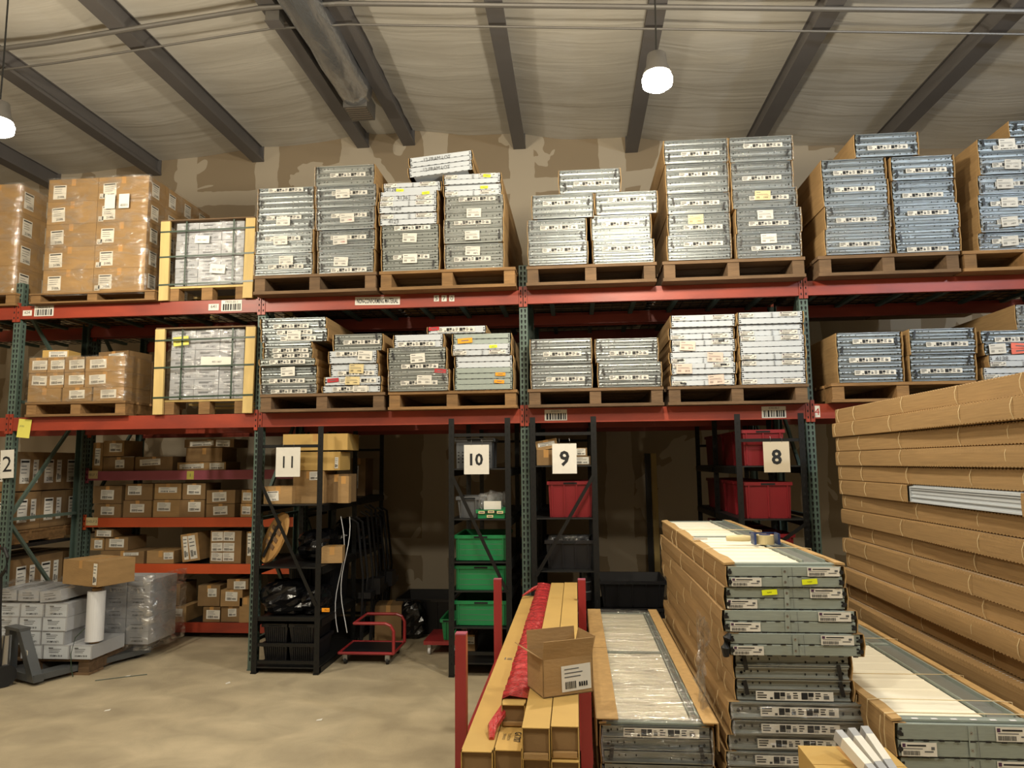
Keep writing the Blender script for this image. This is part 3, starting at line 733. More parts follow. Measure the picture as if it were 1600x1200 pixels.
zI, _ = stack('bluish stack beside the tall stacks', 'S', YT, SZ_T, [
    (1288, 1392, 401, 361, 'S', 4, 'black-taped silver', [('strip', 1)], 1),
    (1289, 1391, 361, 325, 'S', 4, 'film-looped silver', [('strip', 1)], 1),
    (1285, 1388, 325, 285, 'S', 4, 'black-taped silver', [('strip', 2)], 0),
    (1284, 1386, 285, 250, 'S', 4, 'black-taped silver', [('strip', 1)], 0)], g)
zJ, _ = stack('bluish stack nearest the 1497 labels', 'S', YT, SZ_T, [
    (1399, 1502, 395, 357.5, 'S', 4, 'black-taped silver', [('strip', 0)], 0),
    (1397, 1501, 357.5, 319, 'S', 4, 'black-taped silver', [('strip', 2)], 0),
    (1395, 1496, 319, 281, 'S', 4, 'black-taped silver', [('strip', 1)], 0),
    (1392, 1492, 281, 244, 'S', 4, 'black-taped silver', [('strip', 1)], 0)], g)
xa, _ = at(1335, 225, YT); xb, _ = at(1436, 225, YT)
bundle(xa, xb, max(zI, zJ)+.004, max(zI, zJ)+.004+at(1385, 208.5, YT)[1]-at(1385, 245, YT)[1], YT, 'S', 4, 'single black-taped silver door section bundle on top of the bluish stacks', g, 742, PL, [('strip', 1)], 0, 0)
zK, _ = stack('stack of bundles numbered 1497', 'S', YT, SZ_T, [
    (1530, 1634, 392, 365, 'S', 3, 'paper-labelled blue silver', [('strip', 1), ('note', '1497', -.02, .5)], 1),
    (1530, 1634, 365, 335, 'S', 3, 'paper-labelled blue silver', [('strip', 1), ('note', '1497', -.06, .5)], 1),
    (1529, 1633, 335, 305, 'S', 3, 'paper-labelled blue silver', [('strip', 1), ('note', '1497', -.03, .55)], 0),
    (1528, 1632, 305, 275, 'S', 3, 'paper-labelled blue silver', [('strip', 1), ('note', '1497', -.1, .5)], 1),
    (1529, 1632, 275, 247, 'S', 3, 'paper-labelled blue silver', [('strip', 1), ('note', '1497', .0, .5)], 1),
    (1529, 1631, 247, 217, 'S', 3, 'paper-labelled blue silver', [('strip', 1), ('note', '1497', -.05, .7)], 0)], g)
xa, _ = at(1577, 205, YT); xb, _ = at(1680, 205, YT)
bundle(xa, xb, zK+.004, zK+.15, YT, 'S', 3, 'topmost blue silver door section bundle cut by the frame above the 1497 stack', g, 745, PL, [('strip', 1)], 0, 0)

g = 'door section bundles on the middle level'
stack('mixed stack beside the lower crate', 'S', YM, SZ_M, [
    (406, 495, 617, 602, 'S', 2, 'crumpled-film silver', [('strip', 0)], 1),
    (404, 494, 602, 591, 'G', 1, 'single-section grey', [('strip', 0)], 0),
    (404, 494, 591, 573, 'S', 2, 'white-labelled silver', [('note', '1999', -.0, .5)], 0),
    (405, 494, 573, 562, 'G', 1, 'single-section steel', [('strip', 0)], 0),
    (410, 488, 562, 545, 'G', 2, 'beige-labelled', [('strip', 0), ('strip', 1)], 0),
    (411, 487, 545, 536, 'S', 1, 'short yellow-lit', [], 0),
    (407, 512, 536, 516, 'S', 2, 'wide blue-dotted silver', [('strip', 0), ('strip', 1), ('note', '1989', .0, .5)], 0),
    (406, 509, 516, 498, 'S', 2, 'wide black-taped silver', [('strip', 0)], 0)], g, 2.2)
stack('second stack from the lower crate', 'S', YM, SZ_M, [
    (503, 596, 615, 604, 'W', 1, 'numbered white', [('strip', 0), ('note', '2085', .15, .3)], 0),
    (507, 597, 604, 590, 'W', 1, 'red-labelled white', [('strip', 0, .05), ('tag', 'ink_red', -.34, .6, 1.2), ('note', '1999', .0, .5, 'tape_beige')], 0),
    (515, 592, 590, 570, 'W', 2, 'white', [('strip', 0), ('note', '1998', .05, .6, 'tape_beige')], 0),
    (514, 591, 570, 550, 'W', 2, 'paper-labelled white', [('strip', 1), ('note', '2085', .25, .6)], 0),
    (520, 598, 550, 523.5, 'G', 3, 'grey', [('strip', 1)], 0)], g, 2.1)
z3, _ = stack('stack under the red label', 'S', YM, SZ_M, [
    (607, 702, 613, 579, 'G', 4, 'crumpled-film grey', [('strip', 1), ('note', '2001', .1, .5), ('tag', 'ink_red', .36, .9, 1.2)], 1),
    (606, 698, 579, 545, 'G', 4, 'handwritten grey', [('strip', 0), ('note', '2085', .02, .5), ('write', 'OH4513   4041', -.05, .88)], 0),
    (615, 694, 545, 524.5, 'W', 2, 'white', [('strip', 0)], 0)], g, 2.2)
z4, _ = stack('orange-stickered stack', 'S', YM, SZ_M, [
    (709, 803, 612, 577, 'E', 4, 'orange-stickered grey', [('tag', 'orange', .26, .35), ('tag', 'orange', .28, .68)], 0),
    (710, 802, 577, 558, 'W', 2, 'clean white', [], 0),
    (706, 799, 558, 540, 'W', 2, 'yellow-stickered white', [('print', 0), ('tag', 'yellow', .2, .75)], 0),
    (706, 799, 540, 523, 'E', 2, 'orange-stickered dark grey', [('tag', 'orange', -.28, .35, 1.5)], 0)], g, 2.2)
xa, _ = at(667, 516, YM); xb, _ = at(760, 516, YM)
bundle(xa, xb, max(z3, z4)+.003, max(z3, z4)+.07, YM, 'W', 1, 'single white door section bundle with a red label bridging two stacks', g, 755, 2.2, [('strip', 0), ('tag', 'ink_red', -.38, .7, 1.1)])
stack('short wrapped stack, middle level', 'S', YM, SZ_M, [
    (829, 926, 607.5, 569, 'S', 4, 'film-wrapped silver', [('strip', 1)], 1),
    (828, 925, 569, 529.5, 'S', 4, 'black-taped silver', [('strip', 1)], 1)], g)
stack('yellow-reflecting middle-level stack', 'S', YM, SZ_M, [
    (934, 1034, 606, 567, 'S', 4, 'black-taped silver', [('strip', 1)], 1),
    (930, 1029, 567, 529, 'S', 4, 'film-wrapped silver', [('strip', 1)], 1)], g)
def white_rows(x0, x1, ys, opts):
    return [(x0+o[0], x1+o[0], ys[k], ys[k+1], 'W', 2, o[1], [('print', k % 2)]+o[2], 0) for k, o in enumerate(opts)]
stack('white stack with pale labels', 'W', YM, SZ_M, white_rows(1047, 1150, [604.5, 587, 569, 551, 531.6, 513, 494], [
    (0, 'black-marked white', [('tag', 'tape_black', -.3, .2, .6), ('note', '2010', .2, .5, 'pink_paper')]), (1, 'black-marked white', [('tag', 'tape_black', .3, .8, .6), ('note', '2010', -.3, .5, 'pink_paper')]),
    (-1, 'black-marked white', [('tag', 'tape_black', -.33, .3, .6), ('note', '2010', .2, .5, 'pink_paper')]), (1, 'black-marked white', [('tag', 'tape_black', .28, .85, .6), ('note', '2010', -.24, .5, 'pink_paper')]),
    (-2, 'plain white', []), (0, 'plain white', [])]) if 'pink_paper' in MATS or mat('pink_paper', 'd8c2b4', .7, 0, .05) else [], g, 2.2)
stack('white stack beside the right post', 'W', YM, SZ_M, white_rows(1159, 1263, [603.6, 584, 565.5, 545, 527, 509, 490], [
    (1, 'white', []), (1, 'white', []), (0, 'white', []), (0, 'handwritten white', [('write', '1X', .3, .8)]), (0, 'white', []), (0, 'white', [])]), g, 2.2)
stack('bright blue-white stack', 'S', YM, SZ_M, [
    (1309, 1413, 600, 560, 'S', 4, 'black-taped silver', [('strip', 1), ('strip', 3)], 0),
    (1308, 1412, 560, 521, 'S', 4, 'crumpled-film silver', [('strip', 2)], 0)], g, 2.2)
stack('bright stack left of the pink tag', 'S', YM, SZ_M, [
    (1422, 1527, 599.6, 558, 'S', 4, 'black-taped silver', [('strip', 1)], 0),
    (1420, 1525, 558, 517.5, 'S', 4, 'black-taped silver', [('strip', 1)], 0)], g, 2.2)
zN, _ = stack('stack with the pink tag', 'S', YM, SZ_M, [
    (1537, 1640, 598, 578, 'W', 2, 'white', [('print', 0)], 0),
    (1545, 1648, 578, 559, 'W', 2, 'handwritten white', [('print', 0), ('write', '4138', -.3, .7)], 0),
    (1538, 1641, 559, 540, 'S', 2, 'pink-tagged silver', [('note', 'SKU 3171', -.3, .5), ('tag', 'pink_tag', .05, .3, 1.6), ('tag', 'pink_tag', .05, .7, 1.6)], 0),
    (1534, 1637, 540, 520, 'S', 2, 'blue-grey silver', [('strip', 0)], 0)], g, 2.2)
xa, _ = at(1590, 500, YM); xb, _ = at(1693, 500, YM)
bundle(xa, xb, zN+.003, zN+.22, YM+.02, 'G', 4, 'film-wrapped grey door section bundle with cardboard side above the pink tag stack', g, 766, 2.2, [('strip', 1)], 0, 1)

# ---------------------------------------------------------------- cartons
def carton_mesh(W, D, H, m):
    def mk():
        mb = MB(); e = .003
        mb.box(-W/2, W/2, 0, D, 0, H-.004, m)
        for y0, y1 in ((.0, D/2-.002), (D/2+.002, D)): mb.box(-W/2, W/2, y0, y1, H-.0038, H, m)
        return mb.mesh()
    return cached(('ct', round(W, 3), round(D, 3), round(H, 3), m), mk)
def ship_label(W, H, seed, txt=None):
    def mk():
        r = random.Random(seed); mb = MB().box(-W/2, W/2, 0, .001, -H/2, H/2, 'white_paper'); y = -.0009
        if txt:
            mb.quad(-W*.42, W*.42, H*.36, H*.44, 'ink', y)
            for j in range(3): mb.quad(-W*.38, W*r.uniform(.1, .35), H*(.2-.14*j), H*(.23-.14*j), 'ink_grey', y)
            mb.text(txt, H*.16, W*.12, -H*.34, 'ink', y, W*.72, .02)
        else:
            for j in range(3): mb.quad(-W*.4, W*r.uniform(.0, .4), H*(.34-.15*j), H*(.38-.15*j), 'ink_grey', y)
            x = -W*.38
            while x < W*.0: a = W*r.choice((.02, .035)); mb.quad(x, x+a, -H*.4, -H*.12, 'ink', y); x += a+W*.02
            for j in range(4): mb.quad(W*(.08+.08*j), W*(.13+.08*j), -H*.36, -H*.18, 'ink', y)
        return mb.mesh()
    return cached(('sl', round(W, 3), round(H, 3), seed, txt), mk)
def carton(x0, x1, z0, z1, yf, D, label, group, m='cardboard_dark', labels=(), rz=0., ry=0., tape=True, side_labels=(), name='cardboard_carton', seed=0, parent=None):
    """labels on the front: (cx, cz, w, h fractions[, text]); side labels on the right-hand face: (cy, cz, w, h)"""
    W = x1-x0; H = z1-z0
    t = thing(name, label, 'carton', ((x0+x1)/2, yf, z0), 0, group, (0, ry, rz))
    link('carton_body', carton_mesh(W, D, H, m), t)
    if tape:
        link('packing_tape', cached(('tp', round(D, 2), round(H, 2), round(W, 2)), lambda: MB().box(-.022, .022, -.0006, .0004, H-.07 if H > .14 else H*.5, H+.0006, 'tan_tape').box(-.022, .022, -.0006, D, H+.0002, H+.0008, 'tan_tape').mesh()), t)
    for k, l in enumerate(labels):
        w_, h_ = l[2]*W, l[3]*H
        link('shipping_label', ship_label(w_, h_, (seed+k) % 5, l[4] if len(l) > 4 else None), t, (l[0]*W, -.0022, l[1]*H), (0, (rnd.uniform(-.05, .05) if len(l) < 6 else l[5]), 0))
    for k, l in enumerate(side_labels):
        link('shipping_label', ship_label(l[2]*D, l[3]*H, (seed+k) % 5, l[4] if len(l) > 4 else None), t, (W/2+.0022, l[0]*D, l[1]*H), (0, 0, PI/2))
    return t

# --- upper pallets of brown cartons at the left
def wrap_sheet(pts, z0, z1, seed, name='film_tan', amp=.008, nz=14, top=True, seg=.06):
    "stretch film pulled round a load: a wrinkled sheet that follows the outline pts (x, y) outside it"
    r = random.Random(seed); path = []
    for k in range(len(pts)-1):
        a, b = Vector(pts[k]), Vector(pts[k+1]); n = max(2, int((b-a).length/seg)); nrm = Vector(((b-a).y, -(b-a).x)).normalized()
        for i in range(n+(k == len(pts)-2)): path.append((a.lerp(b, i/n), nrm))
    mb = MB(); mb.sm = True; vs = []
    for j in range(nz+1):
        for p, nrm in path:
            o = amp*(1+r.uniform(-.8, .8)); q = p+nrm*(.004+o); vs.append((q.x, q.y, z0+(z1-z0)*j/nz))
    n = len(path); fs = [(j*n+i, j*n+i+1, (j+1)*n+i+1, (j+1)*n+i) for j in range(nz) for i in range(n-1)]
    return mb.add(vs, fs, name).mesh()

def carton_load(nx, nz, ny, X0, X1, Y0, Z0, Z1, D, group, desc, text, rows_label=True):
    "front layer of nx x nz cartons and the right-hand column ny deep; each is a thing"
    w_ = (X1-X0)/nx; h_ = (Z1-Z0)/nz; C0 = ['left', 'right']
    for k in range(nz):
        for i in range(nx):
            for j in range(ny):
                if j > 0 and i < nx-1: continue
                x0 = X0+i*w_; pos = f'{["lowest", "second", "third", "fourth", "top", "sixth"][k]} row'
                col = f'{["outer", "inner"][i] if nx == 2 else ""}'.strip()
                lab = f'brown printed carton, {pos}, {col} front column of the {desc}' if j == 0 else f'brown printed carton, {pos}, {["", "second", "third", "fourth", "fifth"][j]} along the side of the {desc}'
                carton(x0+.002, x0+w_-.002, Z0+k*h_+.001, Z0+(k+1)*h_-.001, Y0+j*D+(.0 if j == 0 else .001*j), D-.003, lab, group, 'cardboard',
                       labels=[(-.27, .42, .26, .62, text)]+([(-.42, .16, .1, .22)] if i else []) if j == 0 else (), side_labels=[(.4, .48, .42, .62, text)] if i == nx-1 else (), seed=k+i, tape=True)
L0x, L0z = at(66, 451, 6.3); L1x, _ = at(225, 451, 6.3); zl = ZT+.002+.10
shelf_pallet(46, 242, 460, ZT, .10, 6.28, 1.15, 'rough wooden pallet under the big shrink-wrapped cartons on the top level')
ztop = at(146, 278, 6.3)[1]
carton_load(2, 5, 4, L0x, L1x, 6.3, zl+.002, ztop, .29, 'brown cartons on the big shrink-wrapped pallet', 'big wrapped pallet', '2100L')
o = link('stretch_film', wrap_sheet([(L0x, 6.9), (L0x, 6.3), (L1x, 6.3), (L1x, 7.45)], zl-.03, ztop+.01, 5, 'film_tan')); tag(o, 'shiny stretch film around the big pallet of brown cartons', 'stretch film')
for px, py, tx in ((172, 315, None), (194, 314, None)):
    sheet_part(o, 'paper_note', px-8, px+8, py-11, py+11, 6.27, [('4001' if px > 180 else '', .2, 0, -.3, 'ink')] if px > 180 else ())
LLx1, _ = at(25, 400, 6.35)
carton_load(2, 4, 4, LLx1-.93, LLx1, 6.35, zl+.002+.03, at(10, 288, 6.35)[1], .3, 'brown cartons on the pallet cut by the frame', 'leftmost wrapped pallet', '2100L')
pallet(LLx1-1.0, LLx1+.05, 6.32, 1.25, ZT+.002, .13, 'wooden pallet under the leftmost wrapped cartons on the top level')
o = link('stretch_film', wrap_sheet([(LLx1-.93, 6.35), (LLx1, 6.35), (LLx1, 7.5)], zl+.0, at(10, 288, 6.35)[1]+.01, 9, 'film_tan')); tag(o, 'stretch film around the leftmost pallet of brown cartons', 'stretch film')

# --- two crated pallets strapped in green
def crate(pa, pb, ytop, ybot, z, yf, desc, notes):
    x0, _ = at(pa, (ytop+ybot)/2, yf); x1, _ = at(pb, (ytop+ybot)/2, yf); zt = z+at((pa+pb)/2, ytop, yf)[1]-at((pa+pb)/2, ybot, yf)[1]
    t = thing('strapped_crate', f'open pine-framed crate with green straps, {desc}', 'crate', ((x0+x1)/2, yf, z), 0, 'strapped pine crates')
    W = x1-x0; H = zt-z; D = 1.0
    for s in (-1, 1):
        for y in (0, D-.03): link('corner_plank', cached(('cp', round(H, 3)), lambda: MB().box(-.048, .048, 0, .025, 0, H, 'crate_pine').mesh()), t, (s*(W/2-.05), y+(.0), 0), (0, s*.012, 0))
    for k, dy in enumerate((.03, .45, D-.1)): link('base_board', MB().box(-W/2+.1, W/2-.1, 0, .09, 0, .02, 'crate_pine').mesh(), t, (0, dy, .12))
    for k in range(3): link('base_block', MB().box(-.055, .055, 0, .1, 0, .118, 'pallet_wood').mesh(), t, ((k-1)*W*.36, .035, .0))
    link('top_board', MB().box(-W/2+.0, W/2, .0, D, 0, .012, 'pallet_grey').mesh(), t, (0, .0, H+.001))
    for k, fz in enumerate((.2, .55, .87)):
        link('green_strap', MB().box(-W/2-.004, W/2+.004, -.004, -.0015, -.008, .008, 'strap_green').mesh(), t, (0, 0, H*fz), (0, -.012, 0))
    for s in (-.24, .27): link('green_strap', MB().box(-.008, .008, .02, .0225, .14, H+.013, 'strap_green').box(-.008, .008, -.001, .0225, H+.0125, H+.016, 'strap_green').mesh(), t, (s*W, 0, 0))
    lz = .142; n = 7; h_ = (H-lz-.01)/n; bw = (W-.25)/3; X0 = t.location.x
    for k in range(n):
        for i in range(3):
            if i == 2 and False: continue
            xa = X0-W/2+.13+i*bw
            c = thing('white_carton', f'flat white carton, {["lowest", "second", "third", "fourth", "fifth", "sixth", "top"][k]} layer, {["near the left plank", "middle", "near the right plank"][i]}, {desc}', 'carton', (xa+bw/2, yf+.045+rnd.uniform(0, .008), z+lz+k*h_), 0, 'white cartons in the strapped crates')
            link('carton_body', cached(('wc', round(bw, 3), round(h_, 3)), lambda: MB().box(-bw/2+.002, bw/2-.002, 0, .8, .001, h_-.002, 'white_card').mesh()), c)
            link('printed_panel', cached(('wp', round(bw, 3), round(h_, 3)), lambda: MB().quad(-bw*.3, bw*.1, h_*.6, h_*.68, 'ink_grey', -.0015).quad(-bw*.3, bw*.2, h_*.72, h_*.76, 'ink_grey', -.0015).text('MM 1405', h_*.24, bw*.1, h_*.3, 'ink_grey', -.0015, bw*.5).mesh()), c)
    sf = link('stretch_film', wrap_sheet([(X0-W/2+.11, yf+.7), (X0-W/2+.11, yf+.036), (X0+W/2-.11, yf+.036), (X0+W/2-.11, yf+.7)], z+lz, z+H-.01, int(pa), 'film', .004)); tag(sf, f'stretch film around the white cartons, {desc}', 'stretch film')
    for (px, py, w_, h_2, rt, m_) in notes:
        sheet_part(sf, 'paper_note', px-w_/2, px+w_/2, py-h_2/2, py+h_2/2, yf+.025, (('405 1407', .22, 0, -.1, 'ink_grey'),), m_, rot=rt)
mat('white_card', 'a4a6aa', .6, 0, .08, 6, 0, rnd_amt=.1)
crate(250, 396, 343, 467, ZT+.004, 6.33, 'top level', [(316, 374, 23, 12, .05, 'white_paper'), (340, 420, 24, 14, .1, 'white_paper')])
crate(241, 396, 514, 648, ZM+.004, 6.33, 'middle level', [(283, 533, 24, 14, -.1, 'hi_vis_tag'), (339, 564, 50, 13, .03, 'white_paper')])

# --- middle level: small wrapped carton pallet
g = 'small cartons on the wrapped middle-level pallet'
x0, _ = at(41, 640, 6.33); x1, _ = at(198, 640, 6.33)
pallet(x0, x1, 6.31, 1.0, ZM+.002, .14, 'small wooden pallet under wrapped labelled cartons on the middle level')
zb = ZM+.142+.002; rowsz = [zb, zb+.135, zb+.285, zb+.435]
rown = ['bottom', 'middle', 'upper']
for k in range(3):
    cols = [(43, 71), (72, 98), (99, 130), (132, 194)] if k else [(44, 96), (98, 144), (146, 194)]
    for i, (a, b) in enumerate(cols):
        xa, _ = at(a, 600, 6.33); xb, _ = at(b, 600, 6.33)
        lw = .5 if b-a < 50 else .38
        labs = [(.12 if k else .0, .5, min(.85, .16/(xb-xa)), .62)] if not (k == 0 and i == 0) else []
        if k and i == 3: labs = [(-.18, .5, .42, .6)]
        carton(xa, xb-.004, rowsz[k]+.001, rowsz[k+1]-.001, 6.33+rnd.uniform(0, .012), .42, f'small brown labelled carton, {rown[k]} row, {["first", "second", "third", "fourth"][i]} from the corner post, middle-level pallet', g, 'cardboard', labs, seed=i+k)
x1r, _ = at(194, 600, 6.33)
for j in range(2):
    carton(x1r-.35, x1r-.002, zb+.001, zb+.43, 6.77+j*.33, .32, f'plain brown carton, {["first", "second"][j]} behind the small labelled cartons on the middle level', g, 'cardboard_dark', seed=j, side_labels=[(.5, .6, .4, .25)])
xl, _ = at(43, 600, 6.33)
o = link('stretch_film', wrap_sheet([(xl, 6.8), (xl-.004, 6.325), (x1r, 6.325), (x1r+.003, 7.3)], zb-.01, rowsz[3]+.01, 15, 'film_tan', .007)); tag(o, 'crinkled stretch film around the small labelled cartons', 'stretch film')
xa, _ = at(66, 545, 6.4); xb, _ = at(104, 545, 6.4)
carton(xa, xb, rowsz[3]+.003, rowsz[3]+.085, 6.42, .2, 'white-labelled small carton lying tilted on the wrapped small cartons', None, 'carton_yellow', [(.1, .5, .7, .7)], rz=.1)
xa, _ = at(150, 552, 6.6); xb, _ = at(205, 552, 6.6)
carton(xa, xb, rowsz[3]+.003, rowsz[3]+.09, 6.6, .3, 'flattened dark carton under film behind the small labelled cartons', None, 'cardboard_dark', [(.1, .5, .5, .5)], rz=-.2)

# --- big cartons standing beyond the left rack frame
g = 'big brown cartons beyond the corner rack frame'
lev = [(.12, 6.70, .40, 'lowest'), (.53, 6.70, .40, 'second'), (1.22, 6.66, .38, 'third'), (1.61, 6.66, .40, 'fourth')]
for k, (z, y, h, nm) in enumerate(lev):
    for j in range(3):
        carton(-6.32, -5.62-.02*j*(k % 2), z+.002, z+h, y+j*.36, .35, f'big brown carton, {nm} layer, {["nearest the aisle", "middle of three", "furthest from the aisle"][j]}, seen through the corner frame', g, 'cardboard_dark', labels=[(.3, .5, .2, .5, '2100L')] if j == 0 else (),
               side_labels=[(.3, .5, .36, .62, '2100L')]+([(.72, .5, .2, .6)] if j < 2 else []), seed=k+j)
pallet(-6.4, -5.6, 6.66, 1.2, 0, .118, 'floor pallet under the big brown cartons beyond the corner frame')
pallet(-6.4, -5.6, 6.64, 1.2, 1.085, .132, 'pallet between the two loads of big brown cartons', group='wooden pallets')
link_b = beam(POSTX[0], POSTX[1], RF, 1.08, 'beam_red', 'low red beam under the upper load of big brown cartons')
t = tag(link('shelf_board', MB().box(POSTX[0]+.06, POSTX[1]-.06, 6.43, 7.4, 1.05, 1.08, 'shelf_black').mesh()), 'dark board under the upper load of big brown cartons', 'shelf board')
o = sheet_part(None, 'number_sheet', 1, 22, 703, 747, RF-.02, [('2', .55, 0, 0, 'ink', .0)], rot=-.05); tag(o, 'white paper sheet with the number 2 on the corner post', 'sign')

# --- lower hand-stacked cartons
g = 'small brown cartons on the low back shelves'
low = [
 (0, [(134, 160, 0, 47, (0, .5, .55, .6)), (160, 208, 0, 23, (.05, .5, .3, .6)), (209, 268, 0, 23, (-.1, .6, .55, .45)), (277, 353, 0, 13, (-.2, .5, .5, .6), (.32, .5, .3, .8)), (289, 346, 13.5, 36, None), (285, 363, 36.5, 50, (-.15, .5, .48, .6), (.28, .5, .28, .8)), (160, 193, 24, 50, (.1, .55, .6, .55))]),
 (1, [(147, 189, 0, 22, (0, .5, .5, .6)), (191, 235.5, 0, 27, (.0, .55, .5, .5)), (237, 279, 0, 28, (-.1, .6, .5, .5)), (280, 319.5, 0, 28, (.1, .6, .5, .55)), (321, 366, 0, 21, (0, .5, .5, .65)), (374, 397, 0, 21, (-.1, .5, .6, .6)),
      (144, 189, 22.5, 51, (0, .5, .46, .55)), (193, 236, 27.5, 54, (-.15, .6, .5, .55)), (238, 280, 28.5, 54, (0, .6, .7, .35)), (284, 320, 28.5, 54, (.0, .6, .6, .6)), (321, 366, 21.5, 43, (-.05, .5, .5, .7)), (375, 397, 21.5, 43, (-.1, .5, .6, .6))]),
 (2, [(157, 225, 0, 20, (.2, .75, .35, .25)), (228, 271, 0, 20, (.3, .6, .35, .55)), (326, 375, 0, 51, (-.28, .83, .36, .28), (.1, .83, .36, .28), (-.28, .5, .36, .26), (.1, .5, .36, .26), (-.28, .2, .36, .26), (.1, .2, .36, .26)), (384, 397, 0, 50, (-.1, .6, .5, .7)),
      (139, 160, 20.5, 40, (.1, .5, .6, .7)), (161, 197, 20.5, 41, (.0, .55, .65, .65)), (146, 175, 41.5, 54, (0, .5, .8, .8))]),
 (3, [(246, 291, 0, 24, (.1, .6, .55, .5)), (316, 343, 0, 23, (.1, .5, .8, .6)), (343.5, 373, 0, 24, (.1, .6, .45, .5)), (373.5, 392, 0, 38, None), (245, 279, 25, 58, (-.1, .3, .5, .4)), (306, 341, 24, 56, (.15, .65, .4, .4)), (343.5, 378, 24.5, 50, (.0, .6, .55, .55)), (352, 386, 50.5, 66, (.1, .4, .55, .8))]),
]
yb_ = [734, 808, 881, 971]; POSN = 'first second third fourth fifth sixth seventh eighth ninth tenth eleventh twelfth'.split()
SH = ['top low shelf', 'second low shelf', 'third low shelf', 'lowest low shelf']
for k, items in low:
    for q, it in enumerate(items):
        a, b, h0, h1 = it[:4]; xa, _ = at(a, yb_[k]-10, 7.52); xb, _ = at(b, yb_[k]-10, 7.52); sc = 7.52/FPX*1.005
        xa = max(xa, POSTX[1]+.05); labs = [l for l in it[4:] if l]
        row = 'resting on the board' if h0 == 0 else ('on the upper layer' if h0 < 40 else 'at the very top')
        carton(xa+.002, xb-.002, LOWZ[k]+h0*sc+.001, LOWZ[k]+h1*sc-.001, 7.52+.012*((q*7) % 3), .34, f'small brown carton {row}, {POSN[q if h0 == 0 else q - sum(1 for z in items if z[2] == 0)]} such on the {SH[k]}' if h0 < 40 else f'small labelled carton {row} of the {SH[k]}, {["first", "second", "third"][sum(1 for z in items[:q] if z[2] >= 40)]} such', g, 'cardboard_dark' if (q+k) % 3 else 'cardboard', labs, seed=q+k)
xa, _ = at(286, 860, 7.52); xb, _ = at(313, 860, 7.52)
carton(xa, xb, LOWZ[2]+.028, LOWZ[2]+.325, 7.52, .3, 'small brown carton leaning tilted on the third low shelf', g, 'cardboard', [(-.25, .5, .26, .85), (.15, .5, .4, .85)], ry=-.13)

# ---------------------------------------------------------------- black shelving units (narrow end to the aisle)
def black_unit(X0, X1, Y0, D, H, levels, label, diag, rungs, nbays=1, post=.05):
    t = thing('steel_shelving', label, 'shelving', ((X0+X1)/2, Y0, 0), 0, 'black steel shelving units')
    W = X1-X0
    def pm():
        mb = MB().box(-post/2, post/2, 0, .004, 0, H, 'post_black').box(-.002, .002, .004, .045, 0, H, 'post_black').box(-post/2, post/2, -.01, .05, 0, .01, 'post_black')
        z = .1
        while z < H-.05:
            mb.quad(-.006, .006, z, z+.022, 'conduit' if False else 'hole', -.0006); z += .0762
        return mb.mesh()
    m = cached(('bp', H, post), pm)
    for s in (-1, 1):
        for k in range(nbays+1): link('post', m, t, (s*(W/2-post/2), (D-.05)*k/nbays, 0))
    for z in levels:
        for k in range(nbays):
            y0 = D*k/nbays+.0; y1 = D*(k+1)/nbays
            link('shelf_panel', MB().box(-W/2+.012, W/2-.012, y0+.006, y1-.006, z-.012, z-.001, 'shelf_black').mesh(), t)
            for s in (-1, 1): link('side_rail', MB().box(s*(W/2-.012)-.01, s*(W/2-.012)+.01, y0+.06, y1-.01, z-.07, z-.013, 'post_black').mesh(), t)
    for y in (0, D-.03):
        for z in rungs: link('end_rung', MB().box(-W/2+post-.004, W/2-post+.004, .006, .028, z-.014, z+.014, 'post_black').mesh(), t, (0, y, 0))
    for (za, zb, s) in diag: link('diagonal_brace', MB().bar((-s*(W/2-.04), -.006, za), (s*(W/2-.04), -.006, zb), .005, .03, 'post_black').mesh(), t, (0, 0, 0))
    return t
YB = 6.28
def sh_x(px, py=900, Y=YB): return at(px, py, Y)[0]
U11 = (-2.93, sh_x(501)); U10 = (sh_x(701, 850), sh_x(799, 850)); U9 = (sh_x(830, 850), sh_x(936, 850)); U8 = (sh_x(1152, 760), sh_x(1262, 760))
BH_ = 2.2
L11 = [1.49, .47, .24, .09]
black_unit(*U11, YB, 2.1, BH_, [1.49, .93, .47, .06], 'black steel shelving unit carrying the number 11 sheet, cartons and a wooden reel', [(1.70, .60, 1)], [2.02, .48, .25, .10], 2)
L10 = [1.80, 1.355, 1.056+.0, .745, .45]
black_unit(*U10, YB, 2.1, BH_+.05, [1.80, 1.355, 1.0-.02, .745-.015+.0, .45-.03, .12], 'black steel shelving unit holding the green bins', [(1.72, .72, 1)], [2.1, .2], 2)
black_unit(*U9, YB, 2.1, BH_+.05, [1.82, 1.36, .905, .45, .12], 'black steel shelving unit holding the red tote and black cans', [(.86, 1.72, 1)], [2.1, .2], 2)
black_unit(*U8, YB, 2.1, BH_+.05, [1.80, 1.345, .9, .45, .12], 'black steel shelving unit filled with red bins', [(.95, 1.30, 1)], [2.02, .2], 2)

